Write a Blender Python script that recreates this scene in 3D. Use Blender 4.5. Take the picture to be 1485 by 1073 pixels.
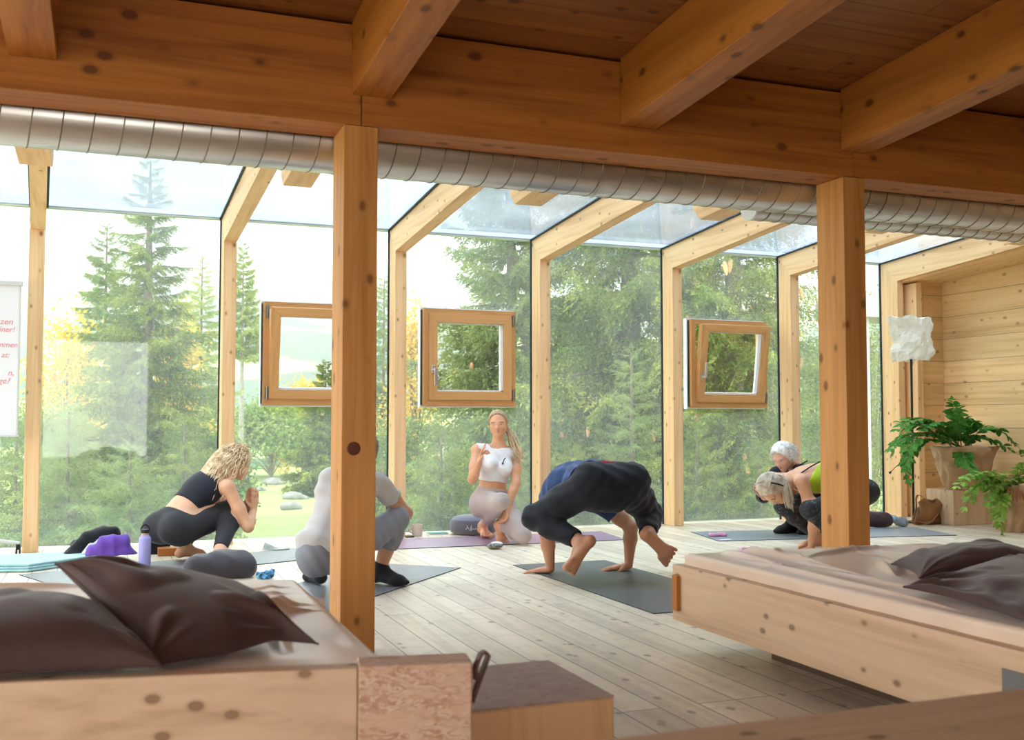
import bpy, bmesh, math, random
import numpy as np
from mathutils import Vector, Matrix, noise as mnoise

scene = bpy.context.scene
col = scene.collection
for o in list(bpy.data.objects): bpy.data.objects.remove(o)

# ------------------------------------------------------------------ camera
F_PX, CX, CY = 1507.8, 742.5, 536.5
CAM_H = 0.95
YAW, PITCH = math.radians(21.2), math.radians(2.89)
cam_d = bpy.data.cameras.new('camera')
cam = bpy.data.objects.new('camera', cam_d); col.objects.link(cam)
cam.location = (0, 0, CAM_H)
cam.rotation_euler = (math.pi/2 + PITCH, 0, -YAW)
cam_d.sensor_width = 36.0
cam_d.lens = 36.0*F_PX/1485.0
cam_d.clip_start = 0.05; cam_d.clip_end = 6000
cam_d.dof.use_dof = True; cam_d.dof.focus_distance = 7.6; cam_d.dof.aperture_fstop = 5.0
scene.camera = cam

# ------------------------------------------------------------------ view + light
scene.view_settings.view_transform = 'Standard'
scene.view_settings.look = 'None'
scene.view_settings.gamma = 1.0
scene.view_settings.use_curve_mapping = False
scene.view_settings.exposure = 1.25
SKY_STRENGTH = 1.0
world = bpy.data.worlds.new('overcast_sky'); scene.world = world
world.use_nodes = True
wt = world.node_tree; wt.nodes.clear()
def wnode(t, **k):
    n = wt.nodes.new(t)
    for a, b in k.items(): setattr(n, a, b)
    return n
w_tc = wnode('ShaderNodeTexCoord'); w_sep = wnode('ShaderNodeSeparateXYZ')
w_ramp = wnode('ShaderNodeValToRGB'); w_noise = wnode('ShaderNodeTexNoise')
w_map = wnode('ShaderNodeMapping'); w_cr = wnode('ShaderNodeValToRGB')
w_mix = wnode('ShaderNodeMix', data_type='RGBA'); w_bg = wnode('ShaderNodeBackground'); w_out = wnode('ShaderNodeOutputWorld')
wt.links.new(w_tc.outputs['Generated'], w_sep.inputs[0])
wt.links.new(w_sep.outputs['Z'], w_ramp.inputs[0])
w_ramp.color_ramp.elements[0].position = 0.0; w_ramp.color_ramp.elements[0].color = (3.1, 3.05, 2.95, 1)
w_ramp.color_ramp.elements[1].position = 0.5; w_ramp.color_ramp.elements[1].color = (1.0, 1.2, 1.5, 1)
e = w_ramp.color_ramp.elements.new(0.14); e.color = (2.5, 2.55, 2.65, 1)
w_map.inputs['Scale'].default_value = (1, 1, 3.2)
wt.links.new(w_tc.outputs['Generated'], w_map.inputs[0])
wt.links.new(w_map.outputs[0], w_noise.inputs['Vector'])
w_noise.inputs['Scale'].default_value = 2.2; w_noise.inputs['Detail'].default_value = 6
wt.links.new(w_noise.outputs[0], w_cr.inputs[0])
w_cr.color_ramp.elements[0].position = 0.36; w_cr.color_ramp.elements[1].position = 0.62
wt.links.new(w_cr.outputs[0], w_mix.inputs[0])
wt.links.new(w_ramp.outputs[0], w_mix.inputs[6]); w_mix.inputs[7].default_value = (2.9, 2.88, 2.82, 1)
wt.links.new(w_mix.outputs[2], w_bg.inputs['Color']); w_bg.inputs['Strength'].default_value = SKY_STRENGTH
wt.links.new(w_bg.outputs[0], w_out.inputs['Surface'])
sun_d = bpy.data.lights.new('sun', 'SUN'); sun_d.energy = 2.0; sun_d.angle = math.radians(25); sun_d.color = (1.0, 0.96, 0.88)
sun = bpy.data.objects.new('sun', sun_d); col.objects.link(sun)
sun.rotation_euler = (math.radians(48), 0, math.radians(-125))
scene.cycles.max_bounces = 10
scene.cycles.diffuse_bounces = 5
scene.cycles.glossy_bounces = 3
scene.cycles.transparent_max_bounces = 16
scene.cycles.sample_clamp_indirect = 6.0
scene.cycles.use_denoising = True
scene.cycles.use_adaptive_sampling = True

# ------------------------------------------------------------------ camera model, used to place things in world space
FW = np.array([math.sin(YAW)*math.cos(PITCH), math.cos(YAW)*math.cos(PITCH), math.sin(PITCH)])
RT = np.array([math.cos(YAW), -math.sin(YAW), 0.0]); UP = np.cross(RT, FW)
C0 = np.array([0, 0, CAM_H])
def ray(x, y): return FW + RT*(x-CX)/F_PX - UP*(y-CY)/F_PX
def at(x, y, Y):
    d = ray(x, y); return C0 + d*(Y/d[1])
def atx(x, y, X):
    d = ray(x, y); return C0 + d*(X/d[0])
def atz(x, y, z=0.0):
    d = ray(x, y); return C0 + d*((z-CAM_H)/d[2])
def reach(p, x, y, L, far=False):
    """point on the sight line of (x, y) at distance L from joint p"""
    d = ray(x, y); d = d/np.linalg.norm(d); m = np.asarray(p)-C0
    b = m@d; c = m@m-L*L; q = b*b-c
    s = math.sqrt(q) if q > 0 else 0.0
    return C0 + d*(b+s if far else b-s)
V = lambda *a: np.array(a, float)
def nrm(v): v = np.asarray(v, float); return v/max(1e-9, np.linalg.norm(v))

# ------------------------------------------------------------------ materials
def new_mat(name):
    m = bpy.data.materials.new(name); m.use_nodes = True
    nt = m.node_tree; b = nt.nodes['Principled BSDF']
    return m, nt, b
def rgb(c, a=1.0): return (c[0], c[1], c[2], a)
def srgb(r, g, b):
    f = lambda u: ((u/255.0)/12.92) if u <= 10 else (((u/255.0)+0.055)/1.055)**2.4
    return (f(r), f(g), f(b))
def N(nt, t, **k):
    n = nt.nodes.new(t)
    for a, b in k.items(): setattr(n, a, b)
    return n
def mixc(nt, fac, a, b, blend='MIX'):
    n = N(nt, 'ShaderNodeMix', data_type='RGBA', blend_type=blend)
    for i, v in ((0, fac), (6, a), (7, b)):
        if isinstance(v, (int, float)): n.inputs[i].default_value = v
        elif isinstance(v, tuple): n.inputs[i].default_value = rgb(v)
        else: nt.links.new(v, n.inputs[i])
    return n.outputs[2]
def ramp(nt, src, stops):
    n = N(nt, 'ShaderNodeValToRGB'); cr = n.color_ramp
    while len(cr.elements) < len(stops): cr.elements.new(0.5)
    for e, (p, c) in zip(cr.elements, stops):
        e.position = p; e.color = rgb(c) if isinstance(c, tuple) else (c, c, c, 1)
    nt.links.new(src, n.inputs[0]); return n.outputs[0]
def mapped(nt, scale, rot=(0, 0, 0), loc=(0, 0, 0), src='Object'):
    tc = N(nt, 'ShaderNodeTexCoord'); mp = N(nt, 'ShaderNodeMapping')
    mp.inputs['Scale'].default_value = scale; mp.inputs['Rotation'].default_value = rot; mp.inputs['Location'].default_value = loc
    nt.links.new(tc.outputs[src], mp.inputs[0]); return mp.outputs[0]
def tex_noise(nt, vec, scale, detail=3, rough=0.55, dist=0.0):
    n = N(nt, 'ShaderNodeTexNoise'); n.inputs['Scale'].default_value = scale
    n.inputs['Detail'].default_value = detail; n.inputs['Roughness'].default_value = rough
    n.inputs['Distortion'].default_value = dist
    if vec is not None: nt.links.new(vec, n.inputs['Vector'])
    return n.outputs[0]
def bump(nt, b, h, strength=0.3, dist=0.01):
    n = N(nt, 'ShaderNodeBump'); n.inputs['Strength'].default_value = strength; n.inputs['Distance'].default_value = dist
    nt.links.new(h, n.inputs['Height']); nt.links.new(n.outputs[0], b.inputs['Normal'])
def plain(name, c, rough=0.8, spec=0.3, metal=0.0, var=0.0, vscale=30.0, bumps=0.0, sheen=0.0, vstretch=(1, 1, 1)):
    m, nt, b = new_mat(name)
    b.inputs['Base Color'].default_value = rgb(c); b.inputs['Roughness'].default_value = rough
    b.inputs['Specular IOR Level'].default_value = spec; b.inputs['Metallic'].default_value = metal
    if sheen: b.inputs['Sheen Weight'].default_value = sheen
    if var or bumps:
        v = mapped(nt, vstretch); n = tex_noise(nt, v, vscale, 4)
        if var:
            d = tuple(max(0, x*(1-var)) for x in c); l = tuple(min(1, x*(1+var)) for x in c)
            nt.links.new(ramp(nt, n, [(0.3, d), (0.7, l)]), b.inputs['Base Color'])
        if bumps: bump(nt, b, n, bumps, 0.004)
    return m
def pine(name, axis, light, dark, knots=6.5, knot_r=0.12, rough=0.55, grain=26.0, boards=None, gap=0.004, weather=0.0, knot_col=None, contrast=1.0, spec=0.35):
    """timber with grain along axis; boards = (length axis, width axis, length, width) draws separate planks"""
    m, nt, b = new_mat(name)
    s = [1.0, 1.0, 1.0]; s[axis] = 0.045
    vec = mapped(nt, tuple(s))
    tcv = mapped(nt, (1, 1, 1))
    shift = None
    if boards:
        la, wa, L, W = boards
        sep = N(nt, 'ShaderNodeSeparateXYZ'); nt.links.new(tcv, sep.inputs[0])
        cmb = N(nt, 'ShaderNodeCombineXYZ')
        nt.links.new(sep.outputs[la], cmb.inputs[0]); nt.links.new(sep.outputs[wa], cmb.inputs[1])
        br = N(nt, 'ShaderNodeTexBrick'); br.offset = 0.37; br.offset_frequency = 3; br.squash = 1.0
        nt.links.new(cmb.outputs[0], br.inputs['Vector'])
        br.inputs['Scale'].default_value = 1.0; br.inputs['Brick Width'].default_value = L
        br.inputs['Row Height'].default_value = W; br.inputs['Mortar Size'].default_value = gap/2
        br.inputs['Mortar Smooth'].default_value = 0.3; br.inputs['Bias'].default_value = 0.0
        br.inputs['Color1'].default_value = (0, 0, 0, 1); br.inputs['Color2'].default_value = (1, 1, 1, 1)
        br.inputs['Mortar'].default_value = (0.5, 0.5, 0.5, 1)
        sc = N(nt, 'ShaderNodeVectorMath', operation='SCALE'); nt.links.new(br.outputs['Color'], sc.inputs[0]); sc.inputs['Scale'].default_value = 3.0
        ad = N(nt, 'ShaderNodeVectorMath', operation='ADD'); nt.links.new(vec, ad.inputs[0]); nt.links.new(sc.outputs[0], ad.inputs[1])
        vec = ad.outputs[0]
        shift = br
    g1 = tex_noise(nt, vec, grain, 5, 0.6, 0.6)
    g2 = tex_noise(nt, vec, grain*0.22, 3, 0.5, 1.2)
    gm = N(nt, 'ShaderNodeMath', operation='MULTIPLY_ADD'); gm.inputs[1].default_value = 0.5*contrast
    nt.links.new(g1, gm.inputs[0])
    g3 = N(nt, 'ShaderNodeMath', operation='MULTIPLY'); g3.inputs[1].default_value = 0.5; nt.links.new(g2, g3.inputs[0])
    nt.links.new(g3.outputs[0], gm.inputs[2])
    c = ramp(nt, gm.outputs[0], [(0.36, tuple(x*0.88 for x in dark)), (0.47, tuple((x+y)/2 for x, y in zip(dark, light))), (0.58, light)])
    if shift:
        tone = mixc(nt, 1.0, c, ramp(nt, shift.outputs['Color'], [(0.0, (0.86, 0.83, 0.80)), (1.0, (1.07, 1.05, 1.03))]), 'MULTIPLY'); c = tone
    # knots
    ks = [1.0, 1.0, 1.0]; ks[axis] = 0.62
    kv = mapped(nt, tuple(ks))
    vo = N(nt, 'ShaderNodeTexVoronoi'); vo.inputs['Scale'].default_value = knots; nt.links.new(kv, vo.inputs['Vector'])
    kc = knot_col or tuple(x*0.28 for x in dark)
    kf = ramp(nt, vo.outputs['Distance'], [(knot_r*0.75, 1.0), (knot_r, 0.0)])
    c = mixc(nt, kf, c, kc)
    halo = ramp(nt, vo.outputs['Distance'], [(knot_r, 0.5), (knot_r*1.5, 0.0)])
    c = mixc(nt, halo, c, tuple(x*0.75 for x in dark))
    if weather:
        wv = tex_noise(nt, tcv, 9.0, 6, 0.7)
        c = mixc(nt, ramp(nt, wv, [(0.50, 0.0), (0.68, weather)]), c, tuple(x*0.62 for x in dark))
    if shift:
        c = mixc(nt, shift.outputs['Fac'], c, tuple(x*0.16 for x in dark))
    nt.links.new(c, b.inputs['Base Color'])
    b.inputs['Roughness'].default_value = rough; b.inputs['Specular IOR Level'].default_value = spec
    bump(nt, b, g1, 0.12, 0.003)
    return m

M = {}
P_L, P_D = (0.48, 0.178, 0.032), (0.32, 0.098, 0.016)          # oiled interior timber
for ax, n in ((0, 'x'), (1, 'y'), (2, 'z')):
    M['oiled_'+n] = pine('oiled_pine_'+n, ax, P_L, P_D, knots=8.0, knot_r=0.16)
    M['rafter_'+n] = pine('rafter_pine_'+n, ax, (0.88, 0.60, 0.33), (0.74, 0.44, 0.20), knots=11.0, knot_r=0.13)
    M['pale_'+n] = pine('pale_pine_'+n, ax, (0.72, 0.52, 0.34), (0.60, 0.40, 0.24), knots=13.0, knot_r=0.15, contrast=1.0, knot_col=(0.16, 0.07, 0.03))
    M['sash_'+n] = pine('varnished_sash_'+n, ax, (0.66, 0.36, 0.14), (0.56, 0.28, 0.10), knots=0.5, knot_r=0.01, rough=0.35)
M['post'] = pine('post_pine_z', 2, (0.64, 0.31, 0.095), (0.48, 0.20, 0.05), knots=9.0, knot_r=0.15)
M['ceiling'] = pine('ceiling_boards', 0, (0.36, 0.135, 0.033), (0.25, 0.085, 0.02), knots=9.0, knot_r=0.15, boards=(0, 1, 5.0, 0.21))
M['logwall'] = pine('log_wall_boards', 1, (0.84, 0.60, 0.32), (0.72, 0.47, 0.22), knots=9.0, knot_r=0.13, boards=(1, 2, 30.0, 0.2245), knot_col=(0.33, 0.17, 0.07))
M['logwall_x'] = pine('log_wall_boards_x', 0, (0.80, 0.54, 0.26), (0.68, 0.42, 0.18), knots=9.0, knot_r=0.13, boards=(0, 2, 30.0, 0.2245), knot_col=(0.33, 0.17, 0.07))
M['floor'] = pine('whitened_floor_boards', 1, (0.87, 0.77, 0.62), (0.78, 0.67, 0.51), knots=10.0, knot_r=0.14, rough=0.36, boards=(1, 0, 3.1, 0.1445), gap=0.005, weather=0.45, knot_col=(0.20, 0.15, 0.11), contrast=0.8)
M['roofwood'] = plain('roof_outer_timber', (0.3, 0.25, 0.2))
M['gasket'] = plain('dark_rubber_gasket', (0.03, 0.045, 0.055), 0.5)
M['white_edge'] = plain('white_aluminium_edge', (0.82, 0.86, 0.88), 0.35)
M['alu'] = plain('brushed_aluminium', (0.72, 0.72, 0.72), 0.32, metal=0.9)
M['steel_dark'] = plain('hinge_steel', (0.25, 0.24, 0.22), 0.4, metal=0.9)

def duct_mat():
    m, nt, b = new_mat('galvanised_duct')
    v = mapped(nt, (0.5, 6, 6)); n = tex_noise(nt, v, 3.0, 4)
    nt.links.new(ramp(nt, n, [(0.3, (0.52, 0.50, 0.47)), (0.7, (0.68, 0.66, 0.63))]), b.inputs['Base Color'])
    b.inputs['Metallic'].default_value = 0.95
    nt.links.new(ramp(nt, n, [(0.3, 0.26), (0.7, 0.38)]), b.inputs['Roughness'])
    return m
M['duct'] = duct_mat()

def glass_mat(name, tint, haze, haze_col=(0.85, 0.95, 1.0), refl=1.0):
    m, nt, b = new_mat(name); nt.nodes.remove(b)
    out = nt.nodes['Material Output']
    tr = N(nt, 'ShaderNodeBsdfTransparent'); tr.inputs[0].default_value = rgb(tint)
    gl = N(nt, 'ShaderNodeBsdfGlossy'); gl.inputs['Roughness'].default_value = 0.02
    df = N(nt, 'ShaderNodeBsdfTranslucent'); df.inputs[0].default_value = rgb(haze_col)
    fr = N(nt, 'ShaderNodeFresnel'); fr.inputs['IOR'].default_value = 1.5
    v = mapped(nt, (1, 1, 0.5)); n = tex_noise(nt, v, 1.6, 5, 0.6, 0.5)
    mh = N(nt, 'ShaderNodeMixShader'); nt.links.new(ramp(nt, n, [(0.3, haze*0.6), (0.75, haze*1.4)]), mh.inputs[0])
    nt.links.new(tr.outputs[0], mh.inputs[1]); nt.links.new(df.outputs[0], mh.inputs[2])
    mg = N(nt, 'ShaderNodeMixShader')
    mm = N(nt, 'ShaderNodeMath', operation='MULTIPLY'); mm.inputs[1].default_value = refl; nt.links.new(fr.outputs[0], mm.inputs[0])
    nt.links.new(mm.outputs[0], mg.inputs[0]); nt.links.new(mh.outputs[0], mg.inputs[1]); nt.links.new(gl.outputs[0], mg.inputs[2])
    nt.links.new(mg.outputs[0], out.inputs['Surface'])
    return m
M['wall_glass'] = glass_mat('dusty_wall_glass', (0.93, 0.98, 0.95), 0.065, refl=0.7)
M['roof_glass'] = glass_mat('tinted_roof_glass', (0.66, 0.76, 0.84), 0.14, (0.97, 0.98, 1.0), refl=0.6)
M['sash_glass'] = glass_mat('clear_sash_glass', (0.97, 0.99, 0.98), 0.015)

# ------------------------------------------------------------------ mesh helpers
def mesh_obj(name, verts, faces, mat, parent=None, smooth=False, autos=None):
    me = bpy.data.meshes.new(name)
    verts = np.asarray(verts, np.float64).reshape(-1, 3)
    if parent is not None: verts = verts - np.array(world_loc(parent))
    if isinstance(faces, np.ndarray):
        k = faces.shape[1]; nf = len(faces)
        me.vertices.add(len(verts)); me.vertices.foreach_set('co', verts.astype(np.float32).ravel())
        me.loops.add(nf*k); me.loops.foreach_set('vertex_index', faces.astype(np.int32).ravel())
        me.polygons.add(nf); me.polygons.foreach_set('loop_start', np.arange(0, nf*k, k, dtype=np.int32))
        me.update(calc_edges=True)
    else:
        me.from_pydata([tuple(v) for v in verts], [], [tuple(f) for f in faces])
    if smooth: me.polygons.foreach_set('use_smooth', np.ones(len(me.polygons), bool))
    me.validate(); me.update()
    if mat: me.materials.append(mat)
    o = bpy.data.objects.new(name, me); col.objects.link(o)
    if parent is not None: o.parent = parent
    return o
def world_loc(o):
    l = Vector((0, 0, 0))
    while o is not None: l = l + o.location; o = o.parent
    return l
def tag(o, label=None, cat=None, group=None, kind=None):
    if label: o['label'] = label
    if cat: o['category'] = cat
    if group: o['group'] = group
    if kind: o['kind'] = kind
    return o
def thing(name, loc, label, cat, group=None):
    o = bpy.data.objects.new(name, None); col.objects.link(o); o.location = tuple(float(x) for x in loc)
    o.empty_display_size = 0.1
    return tag(o, label, cat, group)
class MB:
    """collects shapes, built as one mesh"""
    def __init__(s): s.v = []; s.f = []; s.n = 0
    def add(s, v, f):
        v = np.asarray(v, float).reshape(-1, 3); s.v.append(v); s.f += [tuple(int(i)+s.n for i in q) for q in f]; s.n += len(v); return s
    def box(s, a, b, R=None, c=None):
        x0, y0, z0 = a; x1, y1, z1 = b
        v = np.array([(x, y, z) for x in (x0, x1) for y in (y0, y1) for z in (z0, z1)], float)
        if R is not None: c = np.array(c if c is not None else v.mean(0)); v = (v-c)@np.array(R).T + c
        return s.add(v, [(0, 1, 3, 2), (4, 6, 7, 5), (0, 4, 5, 1), (2, 3, 7, 6), (0, 2, 6, 4), (1, 5, 7, 3)])
    def prism(s, poly, axis, lo, hi):
        """polygon in the two other axes, extruded along axis"""
        n = len(poly); o = [i for i in range(3) if i != axis]
        v = []
        for t in (lo, hi):
            for p in poly:
                q = [0, 0, 0]; q[o[0]] = p[0]; q[o[1]] = p[1]; q[axis] = t if not callable(t) else t(p); v.append(q)
        f = [tuple(range(n))[::-1], tuple(range(n, 2*n))] + [(i, (i+1) % n, n+(i+1) % n, n+i) for i in range(n)]
        return s.add(v, f)
    def _skew(s, k):
        """lean the beam sideways by k metres for every metre it comes in from the glass"""
        for v in s.v: v[:, 0] += k*(8.6-v[:, 1])
        return s
    def tube(s, pts, r, n=10, cap=True):
        pts = np.asarray(pts, float); m = len(pts)
        rr = np.full(m, r, float) if np.isscalar(r) else np.asarray(r, float)
        T = np.gradient(pts, axis=0); T /= np.linalg.norm(T, axis=1)[:, None]+1e-12
        ref = V(0, 0, 1) if abs(T[0][2]) < 0.9 else V(1, 0, 0)
        u = nrm(np.cross(T[0], ref)); v = []
        for i in range(m):
            u = nrm(u - T[i]*(u@T[i])); w = np.cross(T[i], u)
            for k in range(n):
                a = 2*math.pi*k/n; v.append(pts[i]+rr[i]*(math.cos(a)*u+math.sin(a)*w))
        f = [(i*n+k, i*n+(k+1) % n, (i+1)*n+(k+1) % n, (i+1)*n+k) for i in range(m-1) for k in range(n)]
        if cap: f += [tuple(range(n))[::-1], tuple((m-1)*n+k for k in range(n))]
        return s.add(v, f)
    def lathe(s, prof, c, n=32, axis=V(0, 0, 1)):
        axis = nrm(axis); u = nrm(np.cross(axis, V(1, 0, 0) if abs(axis[0]) < 0.9 else V(0, 1, 0))); w = np.cross(axis, u)
        v = []
        for r, z in prof:
            for k in range(n):
                a = 2*math.pi*k/n; v.append(np.asarray(c)+axis*z+r*(math.cos(a)*u+math.sin(a)*w))
        m = len(prof)
        f = [(i*n+k, i*n+(k+1) % n, (i+1)*n+(k+1) % n, (i+1)*n+k) for i in range(m-1) for k in range(n)]
        f += [tuple(range(n))[::-1], tuple((m-1)*n+k for k in range(n))]
        return s.add(v, f)
    def build(s, name, mat, parent=None, smooth=False, bevel=0.0, seg=2):
        o = mesh_obj(name, np.concatenate(s.v) if s.v else np.zeros((0, 3)), s.f, mat, parent, smooth)
        bm = bmesh.new(); bm.from_mesh(o.data); bmesh.ops.recalc_face_normals(bm, faces=bm.faces); bm.to_mesh(o.data); bm.free()
        if bevel:
            m = o.modifiers.new('bevel', 'BEVEL'); m.width = bevel; m.segments = seg; m.limit_method = 'ANGLE'; m.angle_limit = math.radians(40)
            o.data.polygons.foreach_set('use_smooth', np.ones(len(o.data.polygons), bool))
            m.harden_normals = True
        if smooth: autosmooth(o)
        return o
def autosmooth(o, deg=40):
    me = o.data
    bm = bmesh.new(); bm.from_mesh(me)
    for e in bm.edges:
        if len(e.link_faces) == 2 and e.calc_face_angle(0) > math.radians(deg): e.smooth = False
    bm.to_mesh(me); bm.free()

# ------------------------------------------------------------------ signed-distance figures
class Field:
    def __init__(s): s.p = []
    def cap(s, a, b, ra, rb=None, k=0.02, t='body', flat=None):
        s.p.append(('c', np.asarray(a, float), np.asarray(b, float), ra, ra if rb is None else rb, k, t, flat)); return s
    def ell(s, c, rad, axes=None, k=0.02, t='body'):
        s.p.append(('e', np.asarray(c, float), np.asarray(rad, float), np.eye(3) if axes is None else np.array(axes, float), 0, k, t, None)); return s
def prim_box(p, off):
    r = (max(p[3], p[4]) if p[0] == 'c' else max(p[2]))+off
    return (np.minimum(p[1], p[2])-r, np.maximum(p[1], p[2])+r) if p[0] == 'c' else (p[1]-r, p[1]+r)
def mesh_field(groups, h=0.006, off=0.0, warp=None, pad=0.03, kg=0.03):
    """groups = [(prims, clips)]: every group is cut by its own planes, then all are blended"""
    bb = [prim_box(p, off) for g in groups for p in g[0]]
    lo = np.min([b[0] for b in bb], 0)-pad; hi = np.max([b[1] for b in bb], 0)+pad
    n = np.ceil((hi-lo)/h).astype(int)+1; total = None
    GX = (lo[0]+h*np.arange(n[0]))[:, None, None].astype(np.float32); GY = (lo[1]+h*np.arange(n[1]))[None, :, None].astype(np.float32); GZ = (lo[2]+h*np.arange(n[2]))[None, None, :].astype(np.float32)
    for prims, clips in groups:
        Fd = np.full(n, 0.08, np.float32)
        for p in prims:
            a, b = prim_box(p, off); m = 0.05
            i0 = np.maximum(0, np.floor((a-m-lo)/h).astype(int)); i1 = np.minimum(n, np.ceil((b+m-lo)/h).astype(int)+1)
            X, Y, Z = GX[i0[0]:i1[0]], GY[:, i0[1]:i1[1]], GZ[:, :, i0[2]:i1[2]]
            if p[0] == 'c':
                _, A, B, ra, rb, k, t, flat = p
                ax, ay, az = X-A[0], Y-A[1], Z-A[2]; ab = B-A; sc = 1.0
                if flat is not None:
                    nv, s_ = flat; nv = nrm(nv); d = (ax*nv[0]+ay*nv[1]+az*nv[2])*(1/s_-1)
                    ax, ay, az = ax+d*nv[0], ay+d*nv[1], az+d*nv[2]; ab = ab+nv*(ab@nv)*(1/s_-1); sc = s_ if s_ < 1 else 1.0
                L2 = ab@ab+1e-12
                tt = np.clip((ax*ab[0]+ay*ab[1]+az*ab[2])/L2, 0, 1)
                d = (np.sqrt((ax-tt*ab[0])**2+(ay-tt*ab[1])**2+(az-tt*ab[2])**2)-(ra+(rb-ra)*tt))*sc
            else:
                _, c, r, E, _, k, t, _ = p
                x, y, z = X-c[0], Y-c[1], Z-c[2]
                u = [(x*E[i][0]+y*E[i][1]+z*E[i][2]) for i in range(3)]
                k0 = np.sqrt(sum((u[i]/r[i])**2 for i in range(3))); k1 = np.sqrt(sum((u[i]/r[i]**2)**2 for i in range(3)))+1e-9
                d = k0*(k0-1)/k1
            d = (d-off).astype(np.float32)
            sl = tuple(slice(i0[i], i1[i]) for i in range(3)); f = Fd[sl]
            hh = np.maximum(k-np.abs(f-d), 0)/k
            Fd[sl] = np.minimum(f, d)-hh*hh*k*0.25
        for (pt, nv, R) in clips:
            nv = nrm(nv); d = (GX-pt[0])*nv[0]+(GY-pt[1])*nv[1]+(GZ-pt[2])*nv[2]
            r2 = (GX-pt[0])**2+(GY-pt[1])**2+(GZ-pt[2])**2
            Fd = np.where(r2 < R*R, np.maximum(Fd, d), Fd).astype(np.float32)
        if total is None: total = Fd
        else:
            hh = np.maximum(kg-np.abs(total-Fd), 0)/kg; total = np.minimum(total, Fd)-hh*hh*kg*0.25
    if warp: total = total+warp(GX, GY, GZ).astype(np.float32)
    return surface_nets(total, lo, h)
def surface_nets(Fd, lo, h):
    ins = Fd < 0
    c = [ins[a:Fd.shape[0]-1+a, b:Fd.shape[1]-1+b, d:Fd.shape[2]-1+d] for a in (0, 1) for b in (0, 1) for d in (0, 1)]
    s = sum(x.astype(np.int8) for x in c); act = (s > 0) & (s < 8)
    idx = np.argwhere(act)
    if len(idx) == 0: return np.zeros((0, 3)), np.zeros((0, 4), int)
    offs = [(a, b, d) for a in (0, 1) for b in (0, 1) for d in (0, 1)]
    val = np.stack([Fd[idx[:, 0]+a, idx[:, 1]+b, idx[:, 2]+d] for a, b, d in offs], 1)
    acc = np.zeros((len(idx), 3)); cnt = np.zeros(len(idx))
    for i in range(8):
        for j in range(i+1, 8):
            if sum(abs(offs[i][q]-offs[j][q]) for q in range(3)) != 1: continue
            vi, vj = val[:, i], val[:, j]; m = (vi < 0) != (vj < 0)
            t = np.where(m, vi/np.where(m, vi-vj, 1), 0)
            pos = np.array(offs[i])[None]+t[:, None]*(np.array(offs[j])-np.array(offs[i]))[None]
            acc += pos*m[:, None]; cnt += m
    verts = lo+(idx+acc/cnt[:, None])*h
    mp = np.full(act.shape, -1, np.int64); mp[tuple(idx.T)] = np.arange(len(idx))
    faces = []
    for ax in range(3):
        o = [q for q in range(3) if q != ax]
        a = np.take(ins, range(0, ins.shape[ax]-1), ax); b = np.take(ins, range(1, ins.shape[ax]), ax)
        e = np.argwhere(a != b); flip = a[tuple(e.T)]
        ok = (e[:, o[0]] > 0) & (e[:, o[1]] > 0) & (e[:, o[0]] < act.shape[o[0]]) & (e[:, o[1]] < act.shape[o[1]])
        e = e[ok]; flip = flip[ok]
        def cell(d0, d1):
            q = e.copy(); q[:, o[0]] -= d0; q[:, o[1]] -= d1; return mp[tuple(q.T)]
        f = np.stack([cell(0, 0), cell(1, 0), cell(1, 1), cell(0, 1)], 1)
        if ax == 1: flip = ~flip
        f[~flip] = f[~flip][:, ::-1]; f = f[:, ::-1]
        faces.append(f[(f >= 0).all(1)])
    return verts, np.concatenate(faces)
def laplace(v, f, it=2, lam=0.5):
    e = np.concatenate([f[:, [0, 1]], f[:, [1, 2]], f[:, [2, 3]], f[:, [3, 0]]]); n = len(v)
    for _ in range(it):
        acc = np.zeros_like(v); cn = np.zeros(n)
        for a, b in ((0, 1), (1, 0)):
            for d in range(3): acc[:, d] += np.bincount(e[:, a], v[e[:, b], d], n)
            cn += np.bincount(e[:, a], minlength=n)
        v = v+lam*(acc/np.maximum(cn, 1)[:, None]-v)
    return v
def field_obj(name, prims, mat, parent=None, h=0.006, off=0.0, clips=(), warp=None, it=1):
    groups = prims if isinstance(prims[0][0], list) else [(prims, clips)]
    v, f = mesh_field(groups, h, off, warp=warp)
    if it: v = laplace(v, f, it)
    return mesh_obj(name, v, f, mat, parent, smooth=True)

# ================================================================== THE ROOM
XL, XR, YB, YG = -4.0, 7.95, -4.0, 8.62
YP = 4.15                                    # front of the inner posts and lintel
SL = 0.07                                    # fall of the roof towards the glass
def ceil_z(y): return 2.60+SL*(YP-y)
def glass_z(y): return 2.595+SL*(YG-y)
def struct(o): return tag(o, kind='structure')

struct(MB().box((XL-0.2, YB-0.2, -0.12), (XR+0.2, YG+0.05, 0.0)).build('floor', M['floor']))
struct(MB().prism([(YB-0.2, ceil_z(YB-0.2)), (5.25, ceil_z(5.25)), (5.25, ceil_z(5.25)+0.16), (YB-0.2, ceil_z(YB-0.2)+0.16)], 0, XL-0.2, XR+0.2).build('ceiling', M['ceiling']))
struct(MB().prism([(YB-0.2, ceil_z(YB-0.2)+0.165), (5.25, ceil_z(5.25)+0.165), (5.25, ceil_z(5.25)+0.29), (YB-0.2, ceil_z(YB-0.2)+0.29)], 0, XL-0.2, XR+0.2).build('trim_1', M['roofwood']))
struct(MB().box((XR, YB-0.2, 0.0), (XR+0.2, 8.62, 2.95)).build('wall_right', M['logwall']))
struct(MB().box((7.63, 8.30, 0.0), (XR-0.001, 8.50, 2.40)).build('wall_return', M['logwall_x']))
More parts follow.
